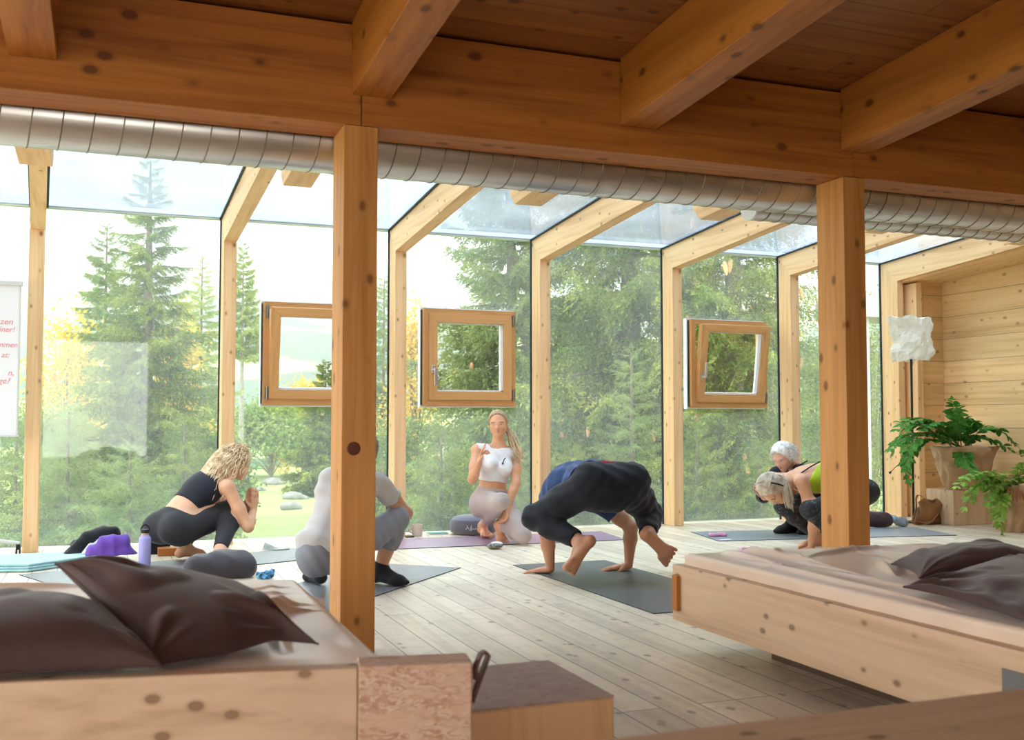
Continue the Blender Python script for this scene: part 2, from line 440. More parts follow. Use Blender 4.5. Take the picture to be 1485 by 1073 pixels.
# left wall and the wall behind the camera, each with a broad opening for its windows
wl = MB()
wl.box((XL-0.2, YB-0.2, 0), (XL, YG, 0.15)).box((XL-0.2, YB-0.2, 2.3), (XL, YG, 3.3)).box((XL-0.2, YB-0.2, 0.15), (XL, -1.6, 2.3)).box((XL-0.2, 3.7, 0.15), (XL, 5.0, 2.3))
struct(wl.build('wall_left', M['logwall']))
wb = MB()
wb.box((XL, YB-0.2, 0), (XR, YB, 0.3)).box((XL, YB-0.2, 2.5), (XR, YB, 3.3)).box((XL, YB-0.2, 0.3), (-1.2, YB, 2.5)).box((0.7, YB-0.2, 0.3), (XR, YB, 2.5))
struct(wb.build('wall_back', M['logwall_x']))
# sill, head flashing and gable infill at the glass
struct(MB().box((XL, YG+0.05, -0.12), (XR+0.2, YG+0.12, 0.005)).build('trim_2', M['alu']))
struct(MB().box((XL, YG-0.012, 2.586), (XR, YG+0.05, 2.60)).box((XL, YG-0.03, 2.60), (XR, YG+0.055, 2.632)).build('trim_3', M['white_edge']))
struct(MB().box((XL-0.2, 5.20, 2.50), (XR+0.2, 5.25, glass_z(5.2)-0.002)).build('trim_4', M['oiled_x']))
struct(MB().prism([(5.26, 2.36+0.06*(8.62-5.26)), (8.61, 2.355), (8.61, 2.585), (5.26, glass_z(5.26)-0.01)], 0, 7.50, XR-0.001).build('trim_5', M['rafter_y']))
struct(MB().box((7.56, 8.24, 0), (7.63, 8.60, 2.354)).build('trim_6', M['rafter_z']))

POST_X = [-3.38, -1.97, -0.57, 0.825, 2.215, 3.526, 4.860, 6.168, 7.430]
POST_W = [0.1]*8+[0.075]
post_words = ['farthest to the left, outside the frame', 'second from the left end, outside the frame', 'beside the flipchart at the left edge', 'behind the curly haired woman',
              'between the two left casements', 'directly behind the man in the arm balance', 'just left of the tilted right casement',
              'behind the white haired woman', 'next to the paper lamp']
for i, (x, w) in enumerate(zip(POST_X, POST_W)):
    yf = 8.41 if i < 8 else 8.36
    x1 = x+w
    t = thing('window_post', (x, yf, 0), 'slim window post '+post_words[i], 'post', 'posts of the glass wall')
    MB().prism([(yf, 0.001), (8.60, 0.001), (8.60, 2.58), (yf, 2.384)], 0, x, x1).build('upright', M['rafter_z'], t, bevel=0.003)
    MB().box((x-0.012, 8.602, 0.001), (x+0.02, 8.617, 2.585)).build('gasket', M['gasket'], t)
    t = thing('glass_roof_rafter', (x, yf, 2.384), 'sloping glass roof rafter above the slim post '+post_words[i], 'rafter', 'rafters of the glass roof')
    sk = {2: 0.055, 3: 0.012}.get(i, 0.0)
    MB().prism([(yf-0.002, 2.3835), (8.601, 2.5805), (8.60, 2.582), (5.26, 2.582+SL*(8.6-5.26)), (5.26, 2.384+SL*(yf-5.26))], 0, x-0.001, x1+0.001)._skew(sk).build('beam', M['rafter_y'], t, bevel=0.003)
    MB().prism([(8.60, 2.583), (5.26, 2.583+SL*(8.6-5.26)), (5.26, 2.596+SL*(8.6-5.26)), (8.60, 2.594)], 0, x-0.018, x1+0.018)._skew(sk).build('gasket', M['gasket'], t)

CASE = [(1.158, 'tilt'), (2.503, 'shut'), (5.136, 'tilt_r')]   # casements set into the wall glass
CW, CZ0, CZ1 = 0.846, 1.092, 1.93
wn = 1
edges = POST_X+[XR]
for i in range(8):
    a, b = POST_X[i]-0.004, POST_X[i+1]-0.006
    m = MB(); hole = None
    for cx, _ in CASE:
        if a < cx < b: hole = cx
    def sheet(xa, xb, za, zb): m.box((xa, YG-0.004, za), (xb, YG+0.004, zb))
    if hole is None: sheet(a, b, 0.002, 2.584)
    else:
        h0, h1 = hole+0.01, hole+CW-0.01
        v = [(a, 0.002), (b, 0.002), (b, 2.584), (a, 2.584), (h0, CZ0+0.01), (h1, CZ0+0.01), (h1, CZ1-0.01), (h0, CZ1-0.01)]
        vv = [(x, YG-0.004, z) for x, z in v]+[(x, YG+0.004, z) for x, z in v]
        f = []
        for q in range(4):
            r = (q+1) % 4
            f += [(q, r, 4+r, 4+q), (8+r, 8+q, 12+q, 12+r), (q, 8+q, 8+r, r), (4+q, 4+r, 12+r, 12+q)]
        m.add(vv, f)
    struct(m.build('window_%d' % wn, M['wall_glass'])); wn += 1
struct(MB().box((7.505, YG-0.004, 0.002), (7.56, YG+0.004, 2.35)).build('window_%d' % wn, M['wall_glass'])); wn += 1
for i in range(8):
    a, b = POST_X[i]+0.05, POST_X[i+1]+0.05
    struct(MB().prism([(5.2, glass_z(5.2)), (8.66, glass_z(8.66)), (8.66, glass_z(8.66)+0.02), (5.2, glass_z(5.2)+0.02)], 0, a+0.003, b-0.003).build('window_%d' % wn, M['roof_glass'])); wn += 1

# ---------------- casements
def casement(x, mode, label):
    z0, z1, y0, y1 = CZ0, CZ1, 8.545, 8.66
    t = thing('casement_window', (x, y0, z0), label, 'window')
    fw = 0.050
    for nm, a, b in (('frame', None, None),):
        m = MB()
        m.prism([(x, z0), (x+CW, z0), (x+CW-fw, z0+fw), (x+fw, z0+fw)], 1, y0, y1)
        m.prism([(x, z1), (x+CW, z1), (x+CW-fw, z1-fw), (x+fw, z1-fw)], 1, y0, y1)
        m.build('frame_rail', M['sash_x'], t, bevel=0.002)
        m = MB()
        m.prism([(x, z0), (x+fw, z0+fw), (x+fw, z1-fw), (x, z1)], 1, y0, y1)
        m.prism([(x+CW, z0), (x+CW-fw, z0+fw), (x+CW-fw, z1-fw), (x+CW, z1)], 1, y0, y1)
        m.build('frame_stile', M['sash_z'], t, bevel=0.002)
    e = MB()
    for a, b in (((x-0.014, z0-0.012), (x-0.001, z1+0.012)), ((x+CW+0.001, z0-0.012), (x+CW+0.008, z1+0.012)), ((x-0.001, z1+0.001), (x+CW+0.001, z1+0.012)), ((x-0.001, z0-0.012), (x+CW+0.001, z0-0.001))):
        e.box((a[0], 8.60, a[1]), (b[0], 8.665, b[1]))
    e.build('edge_strip', M['white_edge'], t)
    MB().box((x-0.011, 8.585, z0+0.01), (x-0.004, 8.599, z1-0.01)).build('seal', M['gasket'], t)
    # sash, hinged along its foot when tilted
    s0, s1, t0, t1 = x+0.045, x+CW-0.045, z0+0.052, z1-0.045
    ya, yb = y0-0.022, y0+0.045
    ang = 0.0 if mode == 'shut' else math.radians(8.8)
    Rm = np.array([[1, 0, 0], [0, math.cos(ang), -math.sin(ang)], [0, math.sin(ang), math.cos(ang)]]).T if False else np.array([[1, 0, 0], [0, math.cos(ang), -math.sin(ang)], [0, math.sin(ang), math.cos(ang)]])
    piv = V(x, y0, t0)
    def rot(o):
        me = o.data; L = V(*world_loc(o)); co = np.empty(len(me.vertices)*3); me.vertices.foreach_get('co', co); co = co.reshape(-1, 3)+L
        co = (co-piv)@Rm.T+piv
        me.vertices.foreach_set('co', (co-L).ravel()); me.update(); return o
    sw = 0.074
    m = MB()
    m.prism([(s0, t0), (s1, t0), (s1-sw, t0+sw), (s0+sw, t0+sw)], 1, ya, yb)
    m.prism([(s0, t1), (s1, t1), (s1-sw, t1-sw), (s0+sw, t1-sw)], 1, ya, yb)
    sash = rot(m.build('sash', M['sash_x'], t))
    bv = sash.modifiers.new('bevel', 'BEVEL'); bv.width = 0.003; bv.segments = 2
    m = MB()
    m.prism([(s0, t0), (s0+sw, t0+sw), (s0+sw, t1-sw), (s0, t1)], 1, ya, yb)
    m.prism([(s1, t0), (s1-sw, t0+sw), (s1-sw, t1-sw), (s1, t1)], 1, ya, yb)
    rot(m.build('sash_stile', M['sash_z'], sash))
    m = MB()
    g0, g1, h0, h1 = s0+sw, s1-sw, t0+sw, t1-sw
    for a, b in (((g0, h0), (g1, h0+0.012)), ((g0, h1-0.006), (g1, h1)), ((g0, h0), (g0+0.006, h1)), ((g1-0.012, h0), (g1, h1))):
        m.box((a[0]-0.001, ya+0.03, a[1]-0.001), (b[0]+0.001, yb+0.02, b[1]+0.001))
    rot(m.build('glazing_bead', M['white_edge'], sash))
    rot(MB().box((g0, yb-0.012, h0), (g1, yb-0.004, h1)).build('pane', M['sash_glass'], sash))
    # handle
    hx = s0+0.034; hz = (t0+t1)/2+(-0.125 if mode == 'tilt_r' else -0.11)
    m = MB(); m.box((hx-0.014, ya-0.012, hz-0.035), (hx+0.014, ya, hz+0.035)); m.tube([(hx, ya-0.01, hz), (hx, ya-0.045, hz)], 0.009, 10)
    d = 1 if mode == 'tilt_r' else -1
    m.box((hx-0.002, ya-0.056, min(hz, hz+d*0.13)-0.008), (hx+0.022, ya-0.040, max(hz, hz+d*0.13)+0.008))
    if mode != 'tilt': rot(m.build('handle', M['alu'], sash, bevel=0.003))
    # hinges
    sd = x+CW-0.028 if mode != 'tilt' else x+0.028
    for z in ((z0+0.05, z0+0.14), (z1-0.13, z1-0.04)):
        if mode == 'tilt_r' and z[0] > 1.5: continue
        m = MB().box((sd-0.011, y0-0.024, z[0]), (sd+0.011, y0-0.001, z[1])); m.tube([(sd, y0-0.022, z[0]-0.01), (sd, y0-0.022, z[1]+0.01)], 0.007, 8)
        m.build('hinge', M['steel_dark'], t)
    return t
casement(1.158, 'tilt', 'small pine framed casement tilted open, partly hidden by the front left post')
casement(2.503, 'shut', 'small closed pine casement set in the glass above the seated teacher')
casement(5.136, 'tilt_r', 'small pine casement tilted inwards with its handle up, right of the balancing man')

# ---------------- inner posts, lintel, joists
t = thing('support_post', (0.875, YP, 0), 'thick oiled timber post standing in front of the woman in the grey shirt', 'post')
MB().box((0.875, YP, 0.001), (1.017, 4.365, 2.166)).build('shaft', M['post'], t, bevel=0.004)
m = MB(); m.lathe([(0.0, 0), (0.028, 0), (0.022, 0.002), (0.0, 0.0021)], V(0.925, YP-0.0005, 0.845), 16, V(0, -1, 0))
m.build('knot', plain('dark_knot', (0.12, 0.035, 0.015), 0.5), t)
t = thing('support_post', (3.365, YP, 0), 'thick knotty timber post beside the bed on the right', 'post')
MB().box((3.365, YP, 0.001), (3.495, 4.36, 2.166)).build('shaft', M['post'], t, bevel=0.004)
for a, b, lb in ((XL, 0.946, 'long deep timber lintel left of the front left post'), (0.949, 3.428, 'deep timber lintel spanning between the two thick posts'), (3.431, XR, 'deep timber lintel right of the right thick post')):
    t = thing('lintel_beam', (a, YP, 2.166), lb, 'beam')
    MB().box((a+0.0, YP, 2.167), (b, 4.362, ceil_z(4.362)-0.001)).build('beam', M['oiled_x'], t, bevel=0.003)
JX = [-2.87, -1.63, -0.365, 0.905, 2.135, 3.355, 4.60, 5.83, 7.06]
jw = ['farthest left of all', 'second from the left end', 'at the top left corner', 'meeting the lintel above the front left post', 'meeting the lintel midway between the two thick posts',
      'meeting the lintel above the right thick post', 'first one right of the frame', 'second one right of the frame', 'closest to the right wall']
for i, x in enumerate(JX):
    w = 0.165 if i != 4 else 0.18
    t = thing('ceiling_joist', (x, YB, 2.5), 'heavy ceiling joist '+jw[i], 'beam', 'ceiling joists')
    zb = lambda y: 2.29+SL*(YP-y)
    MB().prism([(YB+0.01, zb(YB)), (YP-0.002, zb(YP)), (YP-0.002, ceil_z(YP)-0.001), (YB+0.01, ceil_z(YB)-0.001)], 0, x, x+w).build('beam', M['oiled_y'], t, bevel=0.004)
    jo = {2: -0.07, 3: -0.08}.get(i, 0.0)
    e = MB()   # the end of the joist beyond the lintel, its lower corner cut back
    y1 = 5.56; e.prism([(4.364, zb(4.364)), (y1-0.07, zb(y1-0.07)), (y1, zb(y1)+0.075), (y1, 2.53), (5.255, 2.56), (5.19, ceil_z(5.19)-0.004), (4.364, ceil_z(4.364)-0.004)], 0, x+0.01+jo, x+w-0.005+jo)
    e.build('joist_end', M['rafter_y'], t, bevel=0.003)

# ---------------- ducts
def duct(y, z, r, x0, x1, pitch, label, joint=None, capx=None):
    t = thing('ventilation_duct', (x0, y, z), label, 'duct')
    MB().tube([(x0, y, z), (x1, y, z)], r, 48).build('tube', M['duct'], t, smooth=True)
    n = int((x1-x0)/pitch*28); a = np.arange(n)/28*2*math.pi
    pts = np.stack([x0+np.arange(n)/28*pitch, y-np.cos(a)*(r+0.001), z+np.sin(a)*(r+0.001)], 1)
    MB().tube(pts, 0.0030, 5).build('seam', plain('seam_zinc', (0.22, 0.20, 0.18), 0.5, metal=0.8), t, smooth=True)
    if joint:
        for j in joint: MB().tube([(j-0.004, y, z), (j+0.004, y, z)], r+0.006, 48).build('joint_ring', M['duct'], t, smooth=True)
    if capx: MB().tube([(capx-0.012, y, z), (capx, y, z)], r+0.004, 48).build('end_cap', plain('bare_end_plate', (0.78, 0.79, 0.8), 0.4, metal=0.3), t, smooth=True)
    # hangers
    for hx in np.arange(x0+0.5, x1, 2.6):
        MB().box((hx-0.012, y-0.002, z+r-0.002), (hx+0.012, y+0.002, ceil_z(y)-0.001)).build('hanger', M['steel_dark'], t)
    return t
duct(4.515, 2.172, 0.125, XL+0.01, XR-0.01, 0.112, 'wide spiral seam ventilation duct hanging behind the lintel', joint=[2.17])
duct(4.95, 2.175, 0.08, 3.37, XR-0.01, 0.095, 'narrower spiral duct with a closed end, behind the wide duct on the right', capx=3.37)

# ================================================================== OUTSIDE
def leaf_mat(name, stops, scale=1.2, trans=0.35):
    m, nt, b = new_mat(name)
    v = mapped(nt, (1, 1, 1)); n = tex_noise(nt, v, scale, 3); n2 = tex_noise(nt, v, scale*14, 2)
    mt = N(nt, 'ShaderNodeMath', operation='MULTIPLY_ADD'); mt.inputs[1].default_value = 0.45; nt.links.new(n2, mt.inputs[0])
    m2 = N(nt, 'ShaderNodeMath', operation='MULTIPLY'); m2.inputs[1].default_value = 0.55; nt.links.new(n, m2.inputs[0]); nt.links.new(m2.outputs[0], mt.inputs[2])
    c = ramp(nt, mt.outputs[0], stops)
    nt.links.new(c, b.inputs['Base Color']); b.inputs['Roughness'].default_value = 0.7; b.inputs['Specular IOR Level'].default_value = 0.2
    tl = N(nt, 'ShaderNodeBsdfTranslucent'); nt.links.new(c, tl.inputs[0]); mx = N(nt, 'ShaderNodeMixShader'); mx.inputs[0].default_value = trans
    nt.links.new(b.outputs[0], mx.inputs[1]); nt.links.new(tl.outputs[0], mx.inputs[2]); nt.links.new(mx.outputs[0], nt.nodes['Material Output'].inputs['Surface'])
    return m
L_SPRUCE = leaf_mat('spruce_needles', [(0.34, (0.035, 0.07, 0.018)), (0.5, (0.15, 0.21, 0.045)), (0.66, (0.45, 0.46, 0.09))])
L_SPRUCE_L = leaf_mat('light_spruce_needles', [(0.3, (0.10, 0.17, 0.06)), (0.7, (0.32, 0.37, 0.12))])
L_GREEN = leaf_mat('shrub_leaves', [(0.3, (0.07, 0.13, 0.04)), (0.52, (0.20, 0.27, 0.07)), (0.75, (0.42, 0.42, 0.09))])
L_YELLOW = leaf_mat('autumn_leaves', [(0.3, (0.30, 0.27, 0.06)), (0.55, (0.66, 0.44, 0.07)), (0.75, (0.66, 0.30, 0.07))])
L_LARCH = leaf_mat('larch_needles', [(0.3, (0.20, 0.27, 0.08)), (0.7, (0.46, 0.50, 0.14))])
BARK = plain('spruce_bark', (0.16, 0.125, 0.095), 0.9, var=0.4, vscale=12)
BARK_P = plain('pale_bark', (0.26, 0.235, 0.21), 0.9, var=0.25, vscale=9)
CONE = plain('spruce_cone', (0.62, 0.31, 0.14), 0.7, var=0.3, vscale=60)

def ground_z(x, y):
    r = math.hypot(x, y); z = -1.5-0.018*max(0, min(r, 60)-10)
    if r > 60: z += 0.0
    z += 0.35*mnoise.noise(Vector((x*0.12, y*0.12, 0.3))) if r > 12 else 0
    return z
def leaves(pos, dr, sz, wd, rng):
    """flat pointed leaves: pos, direction, length, half width"""
    n = len(pos); side = np.cross(dr, rng.normal(size=(n, 3))); side /= np.linalg.norm(side, axis=1)[:, None]+1e-9
    a = pos; b = pos+dr*sz[:, None]*0.45+side*wd[:, None]; c = pos+dr*sz[:, None]; d = pos+dr*sz[:, None]*0.45-side*wd[:, None]
    return np.stack([a, b, c, d], 1).reshape(-1, 3)
def branch(L, rng, droop=0.35, hang=0.7, dens=1.0, leaf=0.055):
    n = max(6, int(L/0.07*dens)); P = []; D = []
    ts = np.linspace(0.12, 1, n)
    for t in ts:
        base = V(t*L, 0, -droop*L*t*t*0.9+0.18*L*t**4)
        for s in (-1, 1):
            l = (0.30*L*(1-t)**0.7+0.10)*rng.uniform(0.6, 1.2)
            dirv = nrm(V(0.55, s*rng.uniform(0.5, 1.0), -hang*rng.uniform(0.4, 1.3)))
            k = max(3, int(l/0.028*dens)); u = np.linspace(0, 1, k)[:, None]
            p = base+dirv*l*u+V(0, 0, -0.22*l)*u*u
            d = dirv+rng.normal(size=(k, 3))*0.55; d /= np.linalg.norm(d, axis=1)[:, None]
            P.append(p); D.append(d)
    P = np.concatenate(P); D = np.concatenate(D)
    return leaves(P, D, leaf*rng.uniform(0.7, 1.3, len(P)), leaf*0.17*np.ones(len(P)), rng)
def spruce(name, x, y, h, rad, seed, label, mat, r0=0.14, dens=1.0, start=0.06, nb=90, hang=0.7, leaf=0.055, bark=BARK, group='spruces outside the glass', cones=0, crown_lo=0.0, lean=0.0):
    rng = np.random.default_rng(seed); z0 = ground_z(x, y)
    t = thing(name, (x, y, z0), label, 'tree', group)
    cx = lambda u: x+lean*math.sin(u*3.0)
    MB().tube([(cx(u), y, z0-0.1+u*h) for u in np.linspace(0, 1, 14)], [r0*(1-u)**0.8+0.012 for u in np.linspace(0, 1, 14)], 9).build('trunk', bark, t, smooth=True)
    base = [branch(1.0, rng, rng.uniform(0.1, 0.45), hang, dens*max(1.0, rad), leaf/max(1.0, rad)**0.75) for _ in range(4)]
    vs = []; tips = []; mb = MB()
    for i in range(nb):
        u = start+(0.99-start)*((i+rng.uniform())/nb)**1.05
        L = rad*(1-u)**0.75*rng.uniform(0.65, 1.1)+0.12
        if u < crown_lo: continue
        az = i*2.399+rng.uniform(-0.4, 0.4); el = rng.uniform(-0.25, 0.15)+0.5*u
        c, s = math.cos(az), math.sin(az); ce, se = math.cos(el), math.sin(el)
        R = np.array([[c*ce, -s, -c*se], [s*ce, c, -s*se], [se, 0, ce]])
        w = base[i % 4]*L; o = V(cx(u), y, z0+u*h)
        vs.append(w@R.T+o); tips.append((o, R, L))
        if L > 0.7 and i % 2 == 0:
            mb.tube([o+R@V(q*L*0.8, 0, -0.2*L*q*q) for q in (0, 0.3, 0.6, 1)], [0.022*L+0.006, 0.016*L+0.004, 0.009*L, 0.004], 5)
    if mb.n: mb.build('bough', bark, t, smooth=True)['kind'] = 'stuff'
    vv = np.concatenate(vs); f = np.arange(len(vv)).reshape(-1, 4)
    fo = mesh_obj('foliage', vv, f, mat, t)
    if cones:
        c0 = None; n = 0
        for o, R, L in sorted(tips, key=lambda q: rng.uniform()):
            if n >= cones or L < 0.8: continue
            if (R@V(1, 0, 0))[1] > 0.35: continue
            for q in (0.62, 0.80):
                p = o+R@V(q*L, rng.uniform(-0.2, 0.2)*L, -0.25*L*q*q-0.10)
                if p[1] < 9.6: continue
                if c0 is None:
                    m = MB().lathe([(0.0, 0), (0.012, -0.004), (0.022, -0.03), (0.023, -0.07), (0.016, -0.12), (0.004, -0.14)], V(0, 0, 0), 8)
                    c0 = m.build('cone', CONE, None, smooth=True); c = c0
                else: c = c0.copy(); col.objects.link(c)
                c.parent = t; c.location = tuple(p-V(x, y, z0)); c.rotation_euler = (rng.uniform(-0.2, 0.2), rng.uniform(-0.2, 0.2), 0); s_ = rng.uniform(1.2, 1.55); c.scale = (s_, s_, s_)
                n += 1
    return t
def shrub(name, x, y, w, h, seed, label, mat, nleaf=9000, z0=None, leaf=0.05, cat='shrub', group='shrubs outside the glass', trunk=0.03, bark=BARK):
    rng = np.random.default_rng(seed); z0 = ground_z(x, y) if z0 is None else z0
    t = thing(name, (x, y, z0), label, cat, group)
    nb = 26; cen = []; mb = MB()
    for i in range(nb):
        a = rng.uniform(0, 6.283); u = rng.uniform(0.12, 1.0)**0.8; rr = w*math.sin(math.pi*min(1, 0.18+u*0.82))**0.7*rng.uniform(0.25, 1.0)
        c = V(x+rr*math.cos(a), y+rr*math.sin(a), z0+u*h); cen.append(c)
        mb.tube([V(x, y, z0+0.05), V(x+0.25*rr*math.cos(a), y+0.25*rr*math.sin(a), z0+0.5*u*h), c], [trunk*(1.2-0.6*u), trunk*0.6, 0.005], 5)
    mb.build('stem', bark, t, smooth=True)['kind'] = 'stuff'
    cen = np.array(cen); k = rng.integers(0, nb, nleaf)
    p = cen[k]+rng.normal(size=(nleaf, 3))*V(w*0.22, w*0.22, h*0.10)
    d = rng.normal(size=(nleaf, 3))+V(0, 0, -0.3); d /= np.linalg.norm(d, axis=1)[:, None]
    vv = leaves(p, d, leaf*rng.uniform(0.6, 1.4, nleaf), leaf*0.3*np.ones(nleaf), rng)
    mesh_obj('foliage', vv, np.arange(len(vv)).reshape(-1, 4), mat, t)
    return t

# ground close to the house: one curved sheet, then the valley and the far mountainside
gm, nt_, b_ = new_mat('meadow_grass')
v_ = mapped(nt_, (1, 1, 1)); n1 = tex_noise(nt_, v_, 0.25, 6, 0.65); n2 = tex_noise(nt_, v_, 6.0, 4)
c_ = mixc(nt_, ramp(nt_, n2, [(0.35, 0.0), (0.65, 0.7)]), ramp(nt_, n1, [(0.3, (0.10, 0.17, 0.035)), (0.55, (0.24, 0.30, 0.07)), (0.7, (0.34, 0.32, 0.18))]), (0.16, 0.22, 0.06))
nt_.links.new(c_, b_.inputs['Base Color']); b_.inputs['Roughness'].default_value = 0.95
def sheet_mesh(xs, ys, zf):
    X, Y = np.meshgrid(xs, ys, indexing='ij'); Z = np.vectorize(zf)(X, Y)
    n, m = X.shape; idx = np.arange(n*m).reshape(n, m)
    f = np.stack([idx[:-1, :-1], idx[1:, :-1], idx[1:, 1:], idx[:-1, 1:]], -1).reshape(-1, 4)
    return np.stack([X, Y, Z], -1).reshape(-1, 3), f
v, f = sheet_mesh(np.linspace(-40, 70, 90), np.concatenate([np.linspace(-20, 8, 6), np.linspace(9, 80, 70)]), ground_z)
struct(mesh_obj('ground', v, f, gm, None, True))
hm, nt_, b_ = new_mat('mountainside')
geo = N(nt_, 'ShaderNodeNewGeometry'); n1 = tex_noise(nt_, geo.outputs['Position'], 0.004, 5, 0.6); n2 = tex_noise(nt_, geo.outputs['Position'], 0.05, 4, 0.7)
c_ = mixc(nt_, ramp(nt_, n1, [(0.50, 0.0), (0.545, 1.0)]), mixc(nt_, n2, (0.05, 0.10, 0.06), (0.10, 0.16, 0.09)), (0.42, 0.50, 0.16))
nt_.links.new(c_, b_.inputs['Base Color']); b_.inputs['Roughness'].default_value = 1.0; b_.inputs['Specular IOR Level'].default_value = 0.0
ang = np.radians(np.linspace(-42, 75, 120)); rad = np.array([78, 120, 200, 300, 420, 520, 620, 720, 820, 950, 1100, 1300, 1500, 1750, 2000, 2300])
prof = np.interp(rad, [78, 200, 420, 620, 820, 1300, 2000, 2300], [-2.4, -6, 6, 30, 66, 130, 265, 280])
vv = []
for i, a in enumerate(ang):
    for r, z in zip(rad, prof):
        x, y = r*math.sin(a), r*math.cos(a)
        k = max(0, (r-150)/2000); zz = z*(1+0.22*mnoise.noise(Vector((a*3.1, r*0.0011, 1.7))))+k*90*mnoise.noise(Vector((x*0.0035, y*0.0035, 4.0)))
        vv.append((x, y, zz))
m_ = len(rad); idx = np.arange(len(vv)).reshape(-1, m_)
f = np.stack([idx[:-1, :-1], idx[:-1, 1:], idx[1:, 1:], idx[1:, :-1]], -1).reshape(-1, 4)
struct(mesh_obj('mountain', vv, f, hm, None, True))
air = bpy.data.materials.new('misty_air'); air.use_nodes = True; nt_ = air.node_tree; nt_.nodes.remove(nt_.nodes['Principled BSDF'])
vs_ = N(nt_, 'ShaderNodeVolumeScatter'); vs_.inputs['Color'].default_value = (0.93, 0.97, 1.0, 1); vs_.inputs['Density'].default_value = 0.0009; vs_.inputs['Anisotropy'].default_value = 0.2
nt_.links.new(vs_.outputs[0], nt_.nodes['Material Output'].inputs['Volume'])
mist = MB().box((-2200, 90, -60), (2900, 2600, 420)).build('valley_mist', air); tag(mist, 'pale blue mist filling the valley in front of the mountain', 'mist', kind='stuff')

def px_tree(px, Y): p = at(px, 600, Y); return float(p[0]), float(Y)
def top_h(px, py, Y): return float(at(px, py, Y)[2]-ground_z(*px_tree(px, Y)))
x, y = px_tree(212, 20); spruce('spruce_tree', x, y, top_h(232, 225, 20), 1.75, 1, 'tall dark spruce rising above the roof line in the left pane', L_SPRUCE, r0=0.16, nb=170, cones=0, dens=1.5, leaf=0.075)
x, y = px_tree(150, 31); spruce('spruce_tree', x, y, top_h(152, 320, 31), 1.9, 2, 'paler spruce left of the tall dark one', L_SPRUCE_L, nb=150, r0=0.08, dens=1.1, leaf=0.12)
x, y = px_tree(350, 48); spruce('larch_tree', x, y, top_h(352, 345, 48), 2.0, 3, 'thin larch with a bare pale trunk right of the second slim post', L_LARCH, nb=150, r0=0.13, dens=0.8, leaf=0.22, bark=BARK_P, crown_lo=0.52, hang=0.5)
x, y = px_tree(290, 33); spruce('larch_tree', x, y, top_h(300, 365, 33), 1.5, 4, 'yellow green larch between the tall spruce and the second slim post', L_LARCH, nb=150, r0=0.07, dens=1.0, leaf=0.12, crown_lo=0.15)
x, y = px_tree(472, 44); spruce('spruce_tree', x, y, top_h(472, 520, 44), 1.9, 5, 'dark young spruce behind the bottom right of the first casement', L_SPRUCE, nb=120, r0=0.09, dens=1.1, leaf=0.16)
x, y = px_tree(556, 27); spruce('spruce_tree', x, y, top_h(556, 395, 27), 1.3, 6, 'spruce seen between the front left post and the slim post beside it', L_SPRUCE_L, nb=130, r0=0.06, dens=1.1, leaf=0.11)
x, y = px_tree(905, 15.5); spruce('spruce_tree', x, y, 13.5, 3.1, 7, 'huge dark spruce filling the pane behind the balancing man', L_SPRUCE, r0=0.22, nb=200, hang=0.95, cones=44, dens=1.0, lean=0.15, leaf=0.085)
x, y = px_tree(1065, 13.5); spruce('spruce_tree', x, y, 12.0, 2.0, 8, 'sunlit spruce hung with cones behind the tilted right casement', L_SPRUCE, r0=0.17, nb=210, hang=0.95, cones=72, dens=1.1, leaf=0.075)
x, y = px_tree(715, 17.0); spruce('spruce_tree', x, y, 9.5, 2.1, 9, 'open branched spruce behind the closed casement', L_SPRUCE_L, r0=0.15, nb=150, hang=0.95, cones=20, dens=1.1, leaf=0.10, lean=0.35)
for k, (px, py, Y, w, lb) in enumerate([(100, 585, 15, 1.1, 'bushy young spruce low in the left pane, nearest the left post'), (268, 600, 14.5, 0.9, 'bushy young spruce behind the curly haired woman'), (25, 590, 16, 0.9, 'young spruce low behind the flipchart'),
        (190, 640, 13, 0.9, 'low young spruce at the foot of the tall dark one'), (640, 615, 13.5, 1.0, 'young spruce below the closed casement, left of the teacher'), (830, 640, 12.5, 0.9, 'low young spruce left in the pane behind the balancing man'),
        (916, 500, 12.3, 0.75, 'slender young spruce with a bare leader in front of the huge one'), (1010, 615, 11.8, 0.9, 'young spruce beneath the tilted right casement'), (1100, 640, 11.6, 0.8, 'low young spruce behind the white haired woman'), (745, 640, 13, 0.9, 'young spruce behind the teacher')]):
    x, y = px_tree(px, Y); spruce('young_spruce', x, y, top_h(px, py, Y), w, 20+k, lb, L_SPRUCE if k % 3 else L_SPRUCE_L, nb=110, r0=0.03, dens=1.3, start=0.03, leaf=0.065, group='young spruces by the glass')
